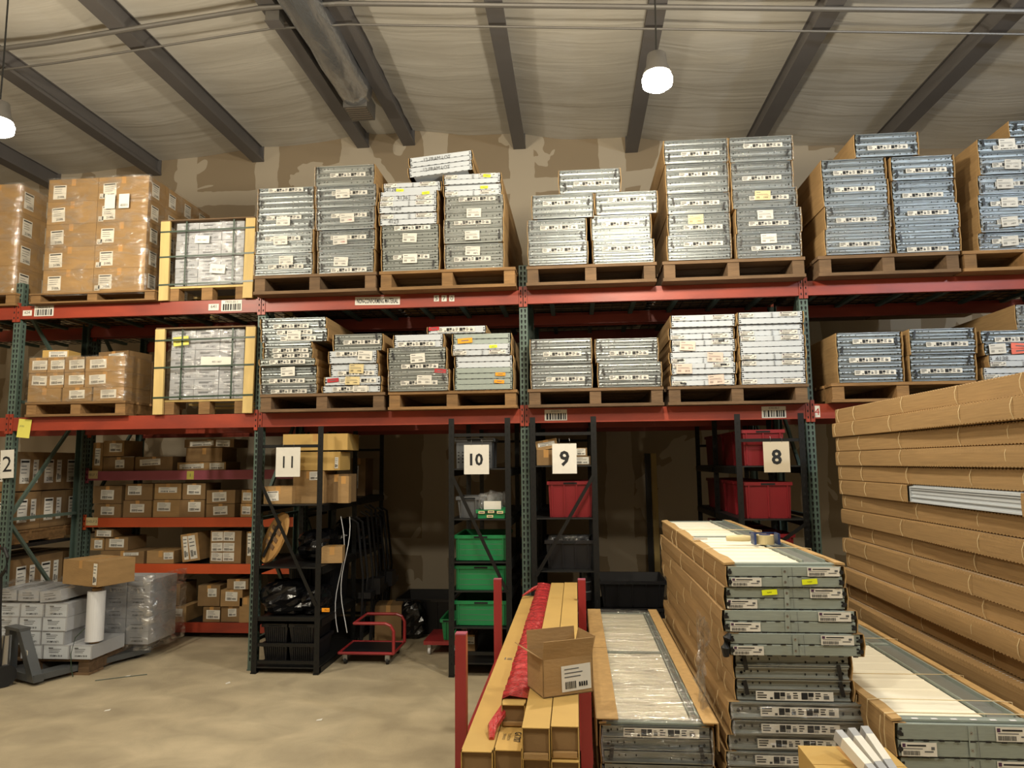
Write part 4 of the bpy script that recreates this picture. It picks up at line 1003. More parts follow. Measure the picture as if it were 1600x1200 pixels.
def number_sheet(px0, px1, py0, py1, num, label, tone='white_paper', Y=YB-.012, fh=.42, bold=.03):
    xa, _ = at(px0, (py0+py1)/2, Y); xb, _ = at(px1, (py0+py1)/2, Y); _, z1 = at((px0+px1)/2, py0, Y); _, z0 = at((px0+px1)/2, py1, Y)
    t = thing('number_sheet', label, 'sign', ((xa+xb)/2, Y, (z0+z1)/2), 0, 'number sheets hung on the shelving')
    W, H = xb-xa, z1-z0
    link('paper_sheet', MB().box(-W/2, W/2, 0, .0015, -H/2, H/2, tone).mesh(), t)
    link('printed_number', MB().text(num, H*fh, 0, 0, 'ink', -.0012, W*.8, bold).mesh(), t)
    for s in (-1, 1): link('hanging_wire', MB().tube([(s*W*.22, .001, H/2-.01), (s*W*.22+.003, -.004, H/2+.02), (s*W*.2, .01, H/2+.045)], .0012, 'chrome', 5).mesh(), t)
number_sheet(431, 469, 699, 745, '11', 'white sheet reading 11 hanging in front of brown cartons', fh=.4, bold=.0)
number_sheet(725, 764, 695, 741, '10', 'white sheet reading 10 hanging in front of a grey crate')
number_sheet(863, 901, 693, 740, '9', 'white sheet reading 9 hanging above the red tote', fh=.52)
number_sheet(1193, 1234, 690, 738, '8', 'cream sheet reading 8 hanging in front of red bins', 'tape_beige_paper' if 'tape_beige_paper' in MATS or mat('tape_beige_paper', 'c9bda6', .7, 0, .04) else 'white_paper', fh=.5)

# cartons on unit 11
def px_carton(a, b, ytop, zb, Y, D, label, grp, m='cardboard', labels=(), **k):
    xa, _ = at(a, (ytop+20), Y); xb, _ = at(b, (ytop+20), Y); _, zt = at((a+b)/2, ytop, Y)
    return carton(xa, xb, zb+.002, zt, Y, D, label, grp, m, labels, **k)
g = 'brown cartons on the number 11 shelving'; s11 = 1.49
px_carton(412, 456, 760, s11, 6.34, .3, 'brown carton with handwritten 1616 label beside the post', g, 'cardboard', [(-.18, .45, .42, .55, '1616')])
c = px_carton(458, 506, 736, s11, 6.42, .32, 'tall brown carton with barcode label right of the 1616 carton', g, 'cardboard', [(.2, .85, .34, .26)])
px_carton(507, 544, 741, s11, 6.5, .25, 'reddish brown carton with a small square carton in front of it', g, 'cardboard_dark')
px_carton(528, 545, 744, s11, 6.42, .07, 'small plain light-brown carton on the number 11 shelving', g, 'cardboard')
zc = at(482, 736, 6.42)[1]+.003
px_carton(466, 531, 706, zc, 6.42, .3, 'light brown carton lying on the tall barcode carton', g, 'carton_yellow', [(.42, .4, .08, .6)])
zc2 = at(498, 706, 6.42)[1]+.003
px_carton(442, 543, 678, zc2+.01, 6.42, .34, 'long light-brown topmost carton of the number 11 pile', g, 'carton_yellow')
px_carton(549, 571, 716, s11, 7.9, .3, 'upright brown carton with a tall white label at the back', g, 'cardboard_dark', [(-.15, .5, .3, .6)])
# wooden reel lid
t = thing('wooden_reel', 'round tan wooden reel leaning behind the diagonal brace', 'reel', (-2.80, 6.42, .935))
mb = MB(); q = Matrix.Translation((0, 0, .245)) @ Matrix.Rotation(.45, 4, 'Y') @ Matrix.Rotation(-.75, 4, 'Z')
n = 28; vs = [tuple(q @ Vector((.13*math.cos(2*PI*k/n)*1.35, y, .245*math.sin(2*PI*k/n)))) for y in (-.012, .012) for k in range(n)]
mb.add(vs, [tuple(range(n)), tuple(range(2*n-1, n-1, -1))]+[(k, k+n, (k+1) % n+n, (k+1) % n) for k in range(n)], 'tan_fabric'); link('reel_disc', mb.mesh(), t)
mb = MB()
for k in range(3): mb.box(-.10, .10, -.022, -.013, -.09+k*.07, -.055+k*.07, 'pallet_grey', q)
link('crossed_slats', mb.mesh(), t)
link('strap', MB().box(-.02, .02, -.028, -.022, -.2, .16, 'tape_black', q).mesh(), t)
# bagged black goods: crumpled bags
def bag(x, y, z, rx, ry, rz_, label, seed, m='bag_black', name='plastic_bag', cat='bag', group=None):
    r = random.Random(seed); n, k = 20, 12; mb = MB(); mb.sm = False; vs = [(0, 0, 0)]
    for j in range(1, k):
        th = PI*j/k
        for i in range(n):
            a = 2*PI*i/n; s = (1+.13*r.uniform(-1, 1))*(1+.22*abs(math.sin(2*a)))
            vs.append((rx*abs(math.sin(th))**.4*math.cos(a)*s, ry*abs(math.sin(th))**.4*math.sin(a)*s, rz_*(1-math.cos(th))/1*(1+.05*r.uniform(-1, 1))))
    vs.append((0, 0, 2*rz_)); fs = [(0, 1+(i+1) % n, 1+i) for i in range(n)]
    for j in range(k-2):
        for i in range(n): a = 1+j*n; fs.append((a+i, a+(i+1) % n, a+n+(i+1) % n, a+n+i))
    a = 1+(k-2)*n; fs += [(a+i, a+(i+1) % n, len(vs)-1) for i in range(n)]
    o = link(name, mb.add(vs, fs, m).mesh(), None, (x, y, z)); return tag(o, label, cat, group)
bag(-2.72, 6.55, .475, .2, .16, .15, 'shiny crumpled black bag on the lower number 11 shelf', 1)
bag(-2.45, 6.62, .475, .1, .2, .12, 'black bagged bundle right of the shiny crumpled bag', 2)
bag(-2.52, 6.8, .935, .16, .2, .14, 'dark round bagged bundle right of the wooden reel', 3)
bag(-2.45, 7.8, .935, .22, .3, .16, 'deep black bag at the back of the number 11 shelving', 4)
# black slatted totes
def tote(x0, x1, y0, D, z0, H, m, label, group, rim='same', ribs=5, open_=True, slope=.02, holes=False):
    W = x1-x0; t = thing('storage_tote', label, 'tote', ((x0+x1)/2, y0, z0+.001), 0, group)
    mb = MB(); s = slope
    o = [(-W/2+s, s), (W/2-s, s), (W/2-s, D-s), (-W/2+s, D-s)]; u = [(-W/2, 0), (W/2, 0), (W/2, D), (-W/2, D)]
    w_ = .006; io = [(-W/2+s+w_, s+w_), (W/2-s-w_, s+w_), (W/2-s-w_, D-s-w_), (-W/2+s+w_, D-s-w_)]; iu = [(-W/2+w_, w_), (W/2-w_, w_), (W/2-w_, D-w_), (-W/2+w_, D-w_)]
    vs = [(*p, 0) for p in o]+[(*p, H) for p in u]+[(*p, H) for p in iu]+[(*p, .008) for p in io]
    fs = [(3, 2, 1, 0)]+[(k, (k+1) % 4, (k+1) % 4+4, k+4) for k in range(4)]+[(k+4, (k+1) % 4+4, (k+1) % 4+8, k+8) for k in range(4)]+[(k+8, (k+1) % 4+8, (k+1) % 4+12, k+12) for k in range(4)]+[(12, 13, 14, 15)]
    link('tote_body', mb.add(vs, fs, m).mesh(), t)
    r = MB(); r.box(-W/2-.012, W/2+.012, -.012, .0, H-.028, H+.002, m).box(-W/2-.012, W/2+.012, D, D+.012, H-.028, H+.002, m).box(-W/2-.012, -W/2, 0, D, H-.028, H+.002, m).box(W/2, W/2+.012, 0, D, H-.028, H+.002, m)
    link('rim', r.mesh(), t)
    for k in range(ribs):
        x = -W/2+s+.02+(W-2*s-.04)*k/max(ribs-1, 1)
        link('rib', cached(('rib', round(H, 3), m, round(s, 3)), lambda: MB().add([(-.006, s-.010, .01), (.006, s-.010, .01), (.006, -.010, H-.03), (-.006, -.010, H-.03), (-.006, s+.004, .01), (.006, s+.004, .01), (.006, .004, H-.03), (-.006, .004, H-.03)], [(0, 1, 2, 3), (1, 5, 6, 2), (4, 0, 3, 7), (3, 2, 6, 7), (0, 4, 5, 1)], m).mesh()), t, (x, 0, 0))
    link('handle_recess', MB().box(-.06, .06, -.0135, -.012, H-.024, H-.008, 'hole').mesh(), t)
    return t
for k, (z, h) in enumerate(((.065, .17), (.255+.22-.0, .0))):
    if h:
        for j in range(2): tote(U11[0]+.07+j*.24, U11[0]+.30+j*.24, 6.36, .5, z, .18, 'tote_black', f'low black ribbed crate at the floor of the number 11 shelving, {["near the outer post", "near the inner post"][j]}', 'black ribbed crates', ribs=9)
for j in range(2):
    wh = ["near the outer post", "near the inner post"][j]
    tote(U11[0]+.07+j*.24, U11[0]+.30+j*.24, 6.36, .5, .2465, .17, 'tote_black', f'low black ribbed crate stacked on the floor crates, {wh}', 'black ribbed crates', ribs=9)
    tote(U11[0]+.07+j*.24, U11[0]+.30+j*.24, 6.9, .45, .475, .38, 'tote_black', f'tall black crate behind the shiny bags, {wh}', 'black ribbed crates', ribs=9)
px_carton(503, 534, 855, .935, 6.5, .2, 'small open brown carton among black goods on the number 11 shelving', None, 'cardboard', rz=.2)
xa, za = at(507, 857, 6.4)
t = thing('cable_coil', 'loops of pale cable hanging from the number 11 shelving', 'cable', (-2.22, 6.7, 1.45))
for k in range(2):
    link('cable_loop', MB().tube([(-.05+k*.06+.04*math.sin(a*.5+k), -.02*k, -.1-.09*a) for a in range(13)], .004, 'white_plastic', 6).mesh(), t)
for k in range(5):    # folded black frames stored upright
    x = -2.24+.0*k; y = 7.12+.24*k
    t = thing('folded_stand', f'dark folded stand stored upright beside the number 11 posts, {POSN[k]} from the aisle', 'stand', (-2.19+.03*(k % 2), y, .0), 0, 'dark folded stands')
    for s in (0, .14): link('side_tube', MB().tube([(0, 0, .01), (.02, s*.9, .7), (-.05, s*.9+.02, 1.25+.05*(k % 3)), (-.12, s, 1.30+.05*(k % 3))], .013, 'tote_black', 7).mesh(), t, (0, s*.2, 0))
    link('seat_slab', MB().box(-.03, .1, 0, .17, .5, .56+.1*(k % 2), 'tote_black').mesh(), t)
xa, _ = at(503, 855, 6.25); o = sheet_part(None, 'warning_label', 503, 515, 950, 956, 6.25, [('N-2', .5, .15, 0, 'ink')], 'orange'); 
o.parent = None; tag(o, 'small orange label on the inner post of the number 11 shelving', 'label')
carton(-2.15, -1.87, .002, .36, 7.5, .3, 'crumpled brown carton on the floor behind the red dolly', None, 'cardboard_dark', rz=.15)
tote(-1.98, -1.35, 7.75, .6, 0, .38, 'tote_black', 'black floor bin in the dark gap between shelving units', None, slope=.04)
bag(-1.78, 7.62, .0, .13, .08, .19, 'black bag slumped against the dark floor bin', 8)

# red tube dolly
t = thing('red_dolly', 'small red tubular dolly with casters lying on the floor', 'dolly', (-1.98, 6.62, 0), .0)
z0 = .10
link('base_frame', MB().tube([(-.26, 0, z0), (.26, 0, z0), (.26, .42, z0), (-.26, .42, z0), (-.26, 0, z0)], .014, 'cart_red', 8).mesh(), t)
for k, y in enumerate((.0, .42)):
    link('end_hoop', MB().tube([(-.12, y, z0+.27), (.18, y, z0+.27), (.23, y, z0+.25), (.26, y, z0+.2), (.26, y, z0)], .015, 'cart_red', 8).mesh(), t)
link('cross_tube', MB().tube([(-.12, 0, z0+.27), (-.12, .42, z0+.27)], .012, 'cart_red', 8).mesh(), t)
link('deck_plate', MB().box(-.24, .24, .02, .4, z0-.004, z0+.006, 'tote_black').mesh(), t)
for x in (-.2, .2):
    for y in (.02, .4):
        c = link('caster', MB().box(-.02, .02, -.02, .02, .04, z0-.015, 'chrome').mesh(), t, (x, y, 0))
        link('wheel', MB().tube([(-.012, 0, .031), (.012, 0, .031)], .03, 'rubber', 14).mesh(), c)
t = thing('red_platform_dolly', 'low red platform dolly under the green bins', 'dolly', (-1.34, 6.95, 0))
link('platform', MB().box(-.17, .17, 0, .5, .1, .135, 'cart_red').mesh(), t)
for x in (-.12, .12):
    for y in (.05, .44):
        c = link('caster', MB().box(-.018, .018, -.018, .018, .05, .1, 'chrome').mesh(), t, (x, y, 0)); link('wheel', MB().tube([(-.012, 0, .036), (.012, 0, .036)], .035, 'white_plastic', 14).mesh(), c)

# unit 10 contents
a, b = U10[0]+.055, U10[1]-.055
t = tote(a, b-.12, YB+.08, .4, 1.80, .27, 'bin_grey', 'grey lattice-sided milk crate behind the number 10 sheet', None, ribs=0, slope=.004)
mb = MB()
for k in range(8):
    for j in range(6): mb.box(-.15+k*.04, -.135+k*.04, -.0012, .0, .05+j*.03, .062+j*.03, 'hole')
o = link('lattice_openings', mb.mesh(), t, (0, .003, 0)); o['kind'] = 'stuff'
tote(a+.01, a+.22, YB+.08, .35, 1.355, .19, 'bin_grey', 'small dark grey bin left of the green parts bin', None, ribs=2)
gx = b-.25
t = tote(gx, b, YB+.03, .38, 1.355, .075, 'bin_green', 'low green parts bin with beige labels and packets', None, ribs=0, slope=.005)
for k, (x, z) in enumerate(((-.085, .055), (0, .06), (.08, .055), (-.01, .02))):
    link('bin_label', MB().box(-.028, .028, -.0145, -.0125, z-.011, z+.011, 'tape_beige').quad(-.02, .02, z-.004, z+.004, 'ink_grey', -.0152).mesh(), t, (x, 0, 0))
for k in range(5):
    r = random.Random(k); x = gx+.05+.035*k
    o = link('parts_packet', film_mesh(k, 'film_thick'), None, (x, YB+.09+.03*k, 1.43+.012*(k % 3)), (0, r.uniform(-.3, .3), r.uniform(-.3, .3)), (.12, 1, .14)); tag(o, f'clear plastic packet of parts standing in the low green bin, {POSN[k]} from its outer side', 'packet', 'clear packets in the green parts bin')
o = sheet_part(None, 'packet_card', 756, 783, 783, 796, YB+.06, [('', .2, 0, 0, 'ink')][:0]); tag(o, 'white card in front of the clear packets in the green parts bin', 'card')
for k, (z, h, dx) in enumerate(((.985, .22, 0), (.73, .21, 0), (.425, .21, 0))):
    t = tote(a+.0, b+.0, YB+.06, .55, z, h, 'bin_green', f'green lidless ribbed bin, {["upper", "middle", "lowest"][k]} of three on the shelving', 'green bins', ribs=2, slope=.003)
    for j in range(3): link('side_groove', MB().box(-(b-a)/2+.01, (b-a)/2-.01, -.0012, 0, h*(.2+.22*j), h*(.2+.22*j)+.004, 'post_green').mesh(), t, (0, .0022, 0))
t = tote(-1.34, -1.185, 6.98, .4, .136, .2, 'bin_green', 'green bin sticking out beside the low red platform dolly', None, ribs=1)
px_carton(729, 742, 992, .125+.0, YB+.3, .2, 'small carton with white label at the bottom of the green-bin shelving', None, 'cardboard_dark', [(0, .7, .9, .4)])
# unit 9 contents
a, b = U9[0]+.055, U9[1]-.055
t = tote(a+.1, b+.02-.01, YB+.08, .5, 1.36, .315, 'bin_red', 'large red tote directly below the number 9 sheet', 'red totes', ribs=4, slope=.012)
tote(a+.07, b-.0, YB+.1, .5, .905, .25, 'tote_black', 'dark tote filled with metal parts under the red tote', None, ribs=4)
for k in range(4):
    bag(a+.14+k*.085, YB+.2+.02*k, 1.10, .055, .06, .045, f'crumpled clear packet in the dark tote, {POSN[k]} from its outer side', 20+k, 'film_thick', 'parts_packet', 'packet', 'clear packets in the dark tote')
g = 'cartons on the number 9 shelving'
carton(a-.0, a+.17, 1.822, 1.96, YB+.07, .3, 'plain dark carton at the bottom of the number 9 pile', g, 'cardboard_dark')
carton(a+.18, b, 1.822, 1.90, YB+.09, .3, 'flat carton with a long printed label behind the number 9 sheet', g, 'cardboard_dark', [(-.25, .5, .4, .8), (.25, .5, .4, .8)])
carton(a+.18, b-.03, 1.9015, 1.975, YB+.1, .28, 'flat carton with white labels, upper one behind the number 9 sheet', g, 'cardboard_dark', [(.3, .5, .3, .8)])
carton(a+.0, a+.19, 1.965, 2.05, YB+.08, .25, 'tilted brown carton with a long label on top of the number 9 pile', g, 'cardboard', [(.0, .55, .8, .4)], ry=-.16)
def can(x, y, z, r, h, label, group, m='tote_black'):
    t = thing('black_can', label, 'can', (x, y, z+.001), 0, group); mb = MB(); mb.sm = False
    link('can_body', mb.tube([(0, 0, 0), (0, 0, h-.012)], r, m, 20).mesh(), t); link('lid', MB().tube([(0, 0, h-.011), (0, 0, h)], r*1.06, 'bin_grey', 20).mesh(), t)
for k in range(3): can(a+.1+.13*k, YB+.12, .45, .055, .09, f'squat black can, {POSN[k]} in the row under the dark tote', 'squat black cans'); can(a+.1+.13*k, YB+.12, .545, .055, .09, f'squat black can on top of the row, {POSN[k]} under the dark tote', 'squat black cans')
for k in range(6):
    t = can(b+.0-.07, YB+.26, .645+.0 if False else .45+.0, .05, .1, '', None) if False else None
for k in range(3): can(b-.07, YB+.12, .64+.085*k, .05, .08, f'narrow black can in the column by the right-hand post, {["lowest", "middle", "top"][k]}', 'column of black cans')
tote(.20, .80, 6.75, .55, .503, .24, 'tote_black', 'big black lidded tote standing near the red tote shelving, upper of two', 'big black floor totes', slope=.03)
tote(.19, .83, 6.75, .55, 0, .5, 'tote_black', 'big black floor tote under the upper black tote', 'big black floor totes', slope=.05)
# unit 8 contents: red bins on both faces
a, b = U8[0]+.08, U8[1]-.06
for k, (z, nm) in enumerate(((1.80, 'upper'), (1.345, 'lower'), (.9, 'lowest visible'))):
    tote(a, b-.1 if k == 0 else b-.06, YB+.07, .34, z, .31, 'bin_red', f'red bin facing the aisle on the {nm} shelf of the number 8 unit', 'red bins on the number 8 unit', ribs=3, slope=.01)
    for j in range(3):
        tote(a-.0, b-.1, YB+.50+j*.48, .38, z, .31, 'bin_red', f'red bin {POSN[j+1]} from the aisle on the {nm} shelf of the number 8 unit', 'red bins on the number 8 unit', ribs=3, slope=.01)
# leaning mop handles against the wall
for k, (x, m) in enumerate(((.60, 'crate_pine'), (.52, 'tote_black'))):
    o = link('wooden_board', MB().box(-.035, .035, -.02, .0, 0, 1.95, m).mesh(), None, (x+.4, WALLY-.1-.02*k, .0), (.045*-1, 0, 0)); tag(o, ['narrow pine board leaning on the wall between the shelving', 'narrow dark board leaning on the wall between the shelving'][k], 'board')

# ---------------------------------------------------------------- goods standing in the aisle
YF = 3.4
def cord_loop(t, W, H, y, name='tie_cord', r=.0022, m='cord', bow=.004, side=False):
    j = rnd.uniform(-.012, .012)
    if side:
        link(name, MB().tube([(-W/2-.012, y, .003), (-W/2-.016-bow, y+j, H*.5), (-W/2-.012, y+j*.6, H-.003)], r, m, 5).mesh(), t); return
    link(name, MB().tube([(-W/2-.012, y, .0), (-W/2-.014-bow, y+j, H*.5), (-W/2-.012, y+j*.6, H), (-W/2+.03, y+j*.6, H+.004), (W/2-.03, y, H+.004), (W/2+.012, y, H), (W/2+.012, y, 0)], r, m, 5).mesh(), t)
def open_top(t, W, H, L, cover=None, lipL=.045, lipR=.04, wr=None):
    "the uppermost section seen from above: white pressed backs between galvanised stiles"
    z = H+.0005; wx0, wx1 = -W/2+lipL, (W*.12+.03 if wr is None else wr)
    mids = [.02, L*.5, L-.06]
    for k, y in enumerate(mids): link('end_stile', MB().box(-W/2+.012, W/2-.012, y, y+.045, z-.001, z+.008, 'galv_green').mesh(), t)
    for k in range(2):
        y0, y1 = mids[k]+.05, mids[k+1]-.005; mb = MB().box(wx0, wx1+.0, y0, y1, z, z+.004, 'panel_top')
        n = 8
        for q in range(n):
            y = y0+(y1-y0)*(q+.5)/n; mb.add([(wx0+.004, y-.022, z+.0042), (wx1-.004, y-.022, z+.0042), (wx1-.004, y-.006, z+.0085), (wx0+.004, y-.006, z+.0085), (wx0+.004, y+.022, z+.0042), (wx1-.004, y+.022, z+.0042)], [(0, 1, 2, 3), (3, 2, 5, 4)], 'panel_top')
        link('white_section_back', mb.mesh(), t)
    mb = MB().box(wx1+.006, W/2-lipR, .07, L-.06, z, z+.003, 'steel_grey').box(wx1+.006, wx1+.012, .07, L-.06, z, z+.018, 'galv_green').box(W/2-lipR-.03, W/2-lipR-.022, .07, L-.06, z, z+.02, 'galv_green')
    link('edge_channel', mb.mesh(), t)
    for s, lp in ((-1, lipL), (1, lipR)):
        xa, xb = s*(W/2+.004), s*(W/2-lp); mb = MB(); n = 14; vs = []
        for q in range(n+1):
            y = .01+(L-.02)*q/n; vs += [(xa, y, z+.002), (xa, y, z+.012), (xb+.006*math.sin(q*1.7), y, z+.016+.003*math.sin(q*2.3)), (xb+.006*math.sin(q*1.7), y, z+.006)]
        mb.add(vs, [(q*4+j, q*4+(j+1) % 4, q*4+4+(j+1) % 4, q*4+4+j) for q in range(n) for j in range(4)]+[(0, 1, 2, 3), tuple(4*n+j for j in (3, 2, 1, 0))], 'cardboard_edge'); link('folded_cardboard_lip', mb.mesh(), t)
def two_panel_front(t, W, H, seed, yellow=None, pen=None):
    r = random.Random(seed)
    link('corner_label', cached(('cl', 1), lambda: strip_mesh(11, 'small')), t, (-W*.36+r.uniform(0, .02), -.0035, H*.25), (0, 0, 0), (.9, 1, H*.4/.036))
    link('corner_label', cached(('cl', 2), lambda: strip_mesh(12, 'small')), t, (W*.3+r.uniform(-.02, .02), -.0035, H*.74), (0, 0, 0), (.95, 1, H*.42/.036))
    mb = MB().box(-.011, .011, 0, .0012, -H*.44, H*.44, 'galv_green')
    for z in (-H*.25, H*.25): mb.disc(0, z, .006, .007, 'chrome', -.0012, 8).disc(0, z, .002, .0025, 'hole', -.0016, 6)
    link('stile_bracket', mb.mesh(), t, (W*.0+r.uniform(-.01, .01), -.0018, H/2))
    link('pen_mark', MB().box(-.0008, .0008, 0, .0006, -H*.45, H*.45, 'ink_grey').mesh(), t, (W*.06, -.0022, H/2), (0, -.03, 0))
    if yellow: link('yellow_sticker', MB().box(-.034, .034, 0, .001, -.012, .012, 'yellow').text('SLR9870' if False else 'SL9870', .005, 0, 0, 'ink', -.001, .03).mesh(), t, (yellow[0]*W, -.0042, yellow[1]*H), (0, -.07, 0))
    for s in (-1, 1):
        for z in (.25, .72): link('black_end_plug', cached('plug', lambda: MB().tube([(0, -.0005, 0), (0, .004, 0)], .010, 'tote_black', 8).mesh()), t, (s*(W/2-.018), -.004, z*H))
g = 'door section bundles in the tall aisle stack'
TALL = [(1134, 1321, 884.5, 918, 'E', 2), (1132, 1327, 919, 953.5, 'E', 2), (1128, 1341, 954.5, 989, 'E', 2), (1137, 1350, 990, 1025, 'E', 2), (1147, 1335, 1026, 1064, 'G', 2), (1149, 1338, 1065, 1098, 'G', 2),
        (1139, 1361, 1103, 1126, 'G', 1), (1142, 1361, 1129, 1151, 'G', 1), (1137, 1356, 1154, 1176, 'G', 1), (1134, 1350, 1178, 1200, 'G', 1)]
adjT = ['open-topped galvanised bundle with a yellow sticker low on its end, topmost', 'galvanised bundle with a yellow sticker beside its bracket, second from top', 'galvanised bundle flush with the one above, third from top', 'galvanised bundle with a black rubber corner, fourth from top', 'steel bundle with a pen scrawl, fifth from top', 'black-taped steel bundle with a long code strip, sixth from top',
        'film-wrapped single section with a code strip, seventh from top', 'film-wrapped single section with a code strip, eighth from top', 'film-wrapped single section with a code strip, ninth from top', 'film-wrapped single section at the frame edge, tenth from top']
zs = [1.3625]
for q in TALL: zs.append(at(1235, q[3], YF)[1])
for k, (a, b, yt, yb, st, n) in enumerate(TALL):
    xa, _ = at(a, (yt+yb)/2, YF); xb, _ = at(b, (yt+yb)/2, YF); zt = zs[k]-.001; zb = zs[k+1]
    ex = [] if st == 'E' else ([('strip', 0 if k == 5 else (1 if k == 4 else 0), -.0 if k < 6 else .0)] if k != 4 else [])
    t = bundle(xa, xb, zb, zt, YF+(.0, .01, .0, -.01, .02, .02, .0, .0, .01, .0)[k], st, n, f'{adjT[k]}, tall aisle stack', g, 300+k, 2.42, ex, 0, 1 if k >= 6 else None, rz=(0, .004, -.004, .003, 0, 0, 0, 0, 0, 0)[k], tapes=k in (4, 5))
    W, H = xb-xa, zt-zb
    if st == 'E': two_panel_front(t, W, H, k, {0: (.2, .28), 1: (-.13, .78)}.get(k))
    if k == 0:
        open_top(t, W, H, 2.42)
        for y in (.5, 1.5): cord_loop(t, W, H+.02, y)
    for y in (.12, .3, 1.2, 2.2) if k % 2 else (.18, .8, 1.7): cord_loop(t, W, H, y, r=.0016, side=True)
    if k == 3: link('rubber_corner', MB().tube([(-W/2-.012, -.006, .0), (-W/2-.016, -.012, H*.4), (-W/2-.006, -.012, H*.8), (-W/2+.008, -.004, H*1.0)], [.014, .02, .02, .008], 'rubber', 8).mesh(), t)
    if k == 4: link('pen_scrawl', MB().tube([(-W*.22, -.005, H*.55), (-W*.14, -.005, H*.5), (-W*.1, -.005, H*.62), (-W*.12, -.005, H*.9)], .0012, 'ink_grey', 4).mesh(), t)
zlow = zs[-1]; nlow = 3; hh = (zlow-.148)/nlow
for k in range(nlow):
    bundle(.64, 1.22, .148+k*hh, .148+(k+1)*hh-.002, YF, 'G', 2, f'steel bundle near the floor, {["lowest", "second", "third"][k]} of the tall aisle stack', g, 330+k, 2.42)
pallet(.62, 1.25, YF+.03, 2.38, 0, .145, 'floor pallet under the tall galvanised aisle stack', 'pallet_wood')

# middle wrapped stack, low
g = 'door section bundles in the low film-wrapped aisle stack'
xa, _ = at(934, 1133, YF); xb, _ = at(1119, 1133, YF); zt = .648
zz = [.148, .31, .48, .645]
for k in range(3):
    t = bundle(xa+.01, xb-.01, zz[k], zz[k+1]-.002, YF+.003*k, 'S', 3, f'film-wrapped steel bundle, {["lowest", "middle", "topmost with clear view of its backing"][k]}, low stack beside the red cart', g, 350+k, 2.44, [('strip', 2, .02)] if k == 2 else [('strip', 1)], 0, 1)
W = xb-xa-.02; H = zz[3]-zz[2]-.002
open_top(t, W, H, 2.44, lipL=.03, lipR=.03, wr=W/2-.095)
for s, w_ in ((-1, .085), (1, .05)):
    for k, (y0, y1) in enumerate(((-.0, 1.25), (1.26, 2.44)) if s < 0 else ((-.03, 2.44),)):
        link('corner_board', MB().box(min(s*(W/2+.012), s*(W/2-w_)), max(s*(W/2+.012), s*(W/2-w_)), y0, y1, H+.026, H+.031, 'cardboard_edge').box(min(s*(W/2+.012), s*(W/2+.018)), max(s*(W/2+.012), s*(W/2+.018)), y0, y1, H-.09, H+.031, 'cardboard').mesh(), t)
r = random.Random(4); nx, ny = 24, 90; mb = MB(); mb.sm = True
mb.add([(-W/2+.01+(W-.02)*i/nx, -.01+2.46*j/ny, H+.0225+.0035*r.uniform(-1, 1)+.003*math.sin(j*.9+i*.2)) for j in range(ny+1) for i in range(nx+1)], [(j*(nx+1)+i, j*(nx+1)+i+1, (j+1)*(nx+1)+i+1, (j+1)*(nx+1)+i) for j in range(ny) for i in range(nx)], 'film_top')
link('top_film', mb.mesh(), t)
pallet(xa, xb, YF+.03, 2.38, 0, .145, 'floor pallet under the low film-wrapped stack beside the red cart')

# low stack at the right, white backs visible on top
g = 'door section bundles in the low white-topped aisle stack'
YR = 3.08; xa = 1.25
zz = [.148, .27, .40, .53, .662, .795]
SX = 1.385-xa
for k in range(5):
    x0 = xa+.0+(0.006 if k % 2 else 0); zb, ztp = zz[k], zz[k+1]-.002
    t = bundle(x0+.0, x0+.565, zb, ztp, YR+.01*(k % 2), 'E', 2, f'galvanised bundle, {["lowest", "second from below", "middle", "second from the top, pen-marked 0 m,", "topmost with white backs showing"][k]} of the low white-topped stack', g, 370+k, 2.42)
    two_panel_front(t, .565, ztp-zb, k+7)
    if k == 3: link('handwriting', MB().text('0 - M', .03, -.06, (ztp-zb)*.6, 'ink_grey', -.004, .12).mesh(), t)
    for y in (.1, .35, .9, 1.6, 2.2): cord_loop(t, .565, ztp-zb, y, r=.0018, side=True)
open_top(t, .565, zz[5]-.002-zz[4], 2.42, lipL=.035, lipR=.04)
for k in range(6): link('black_slot', MB().box(-.012, .012, .02, .034, 0, .0012, 'white_plastic').mesh(), t, (-.19+k*.075, .0, zz[5]-zz[4]+.0072))
for y in (.06, .22, .6, 1.3, 1.9): cord_loop(t, .565, zz[5]-zz[4]+.016, y, r=.0022)
pallet(xa-.0, xa+.56, YR+.04, 2.36, 0, .145, 'floor pallet under the low white-topped stack')

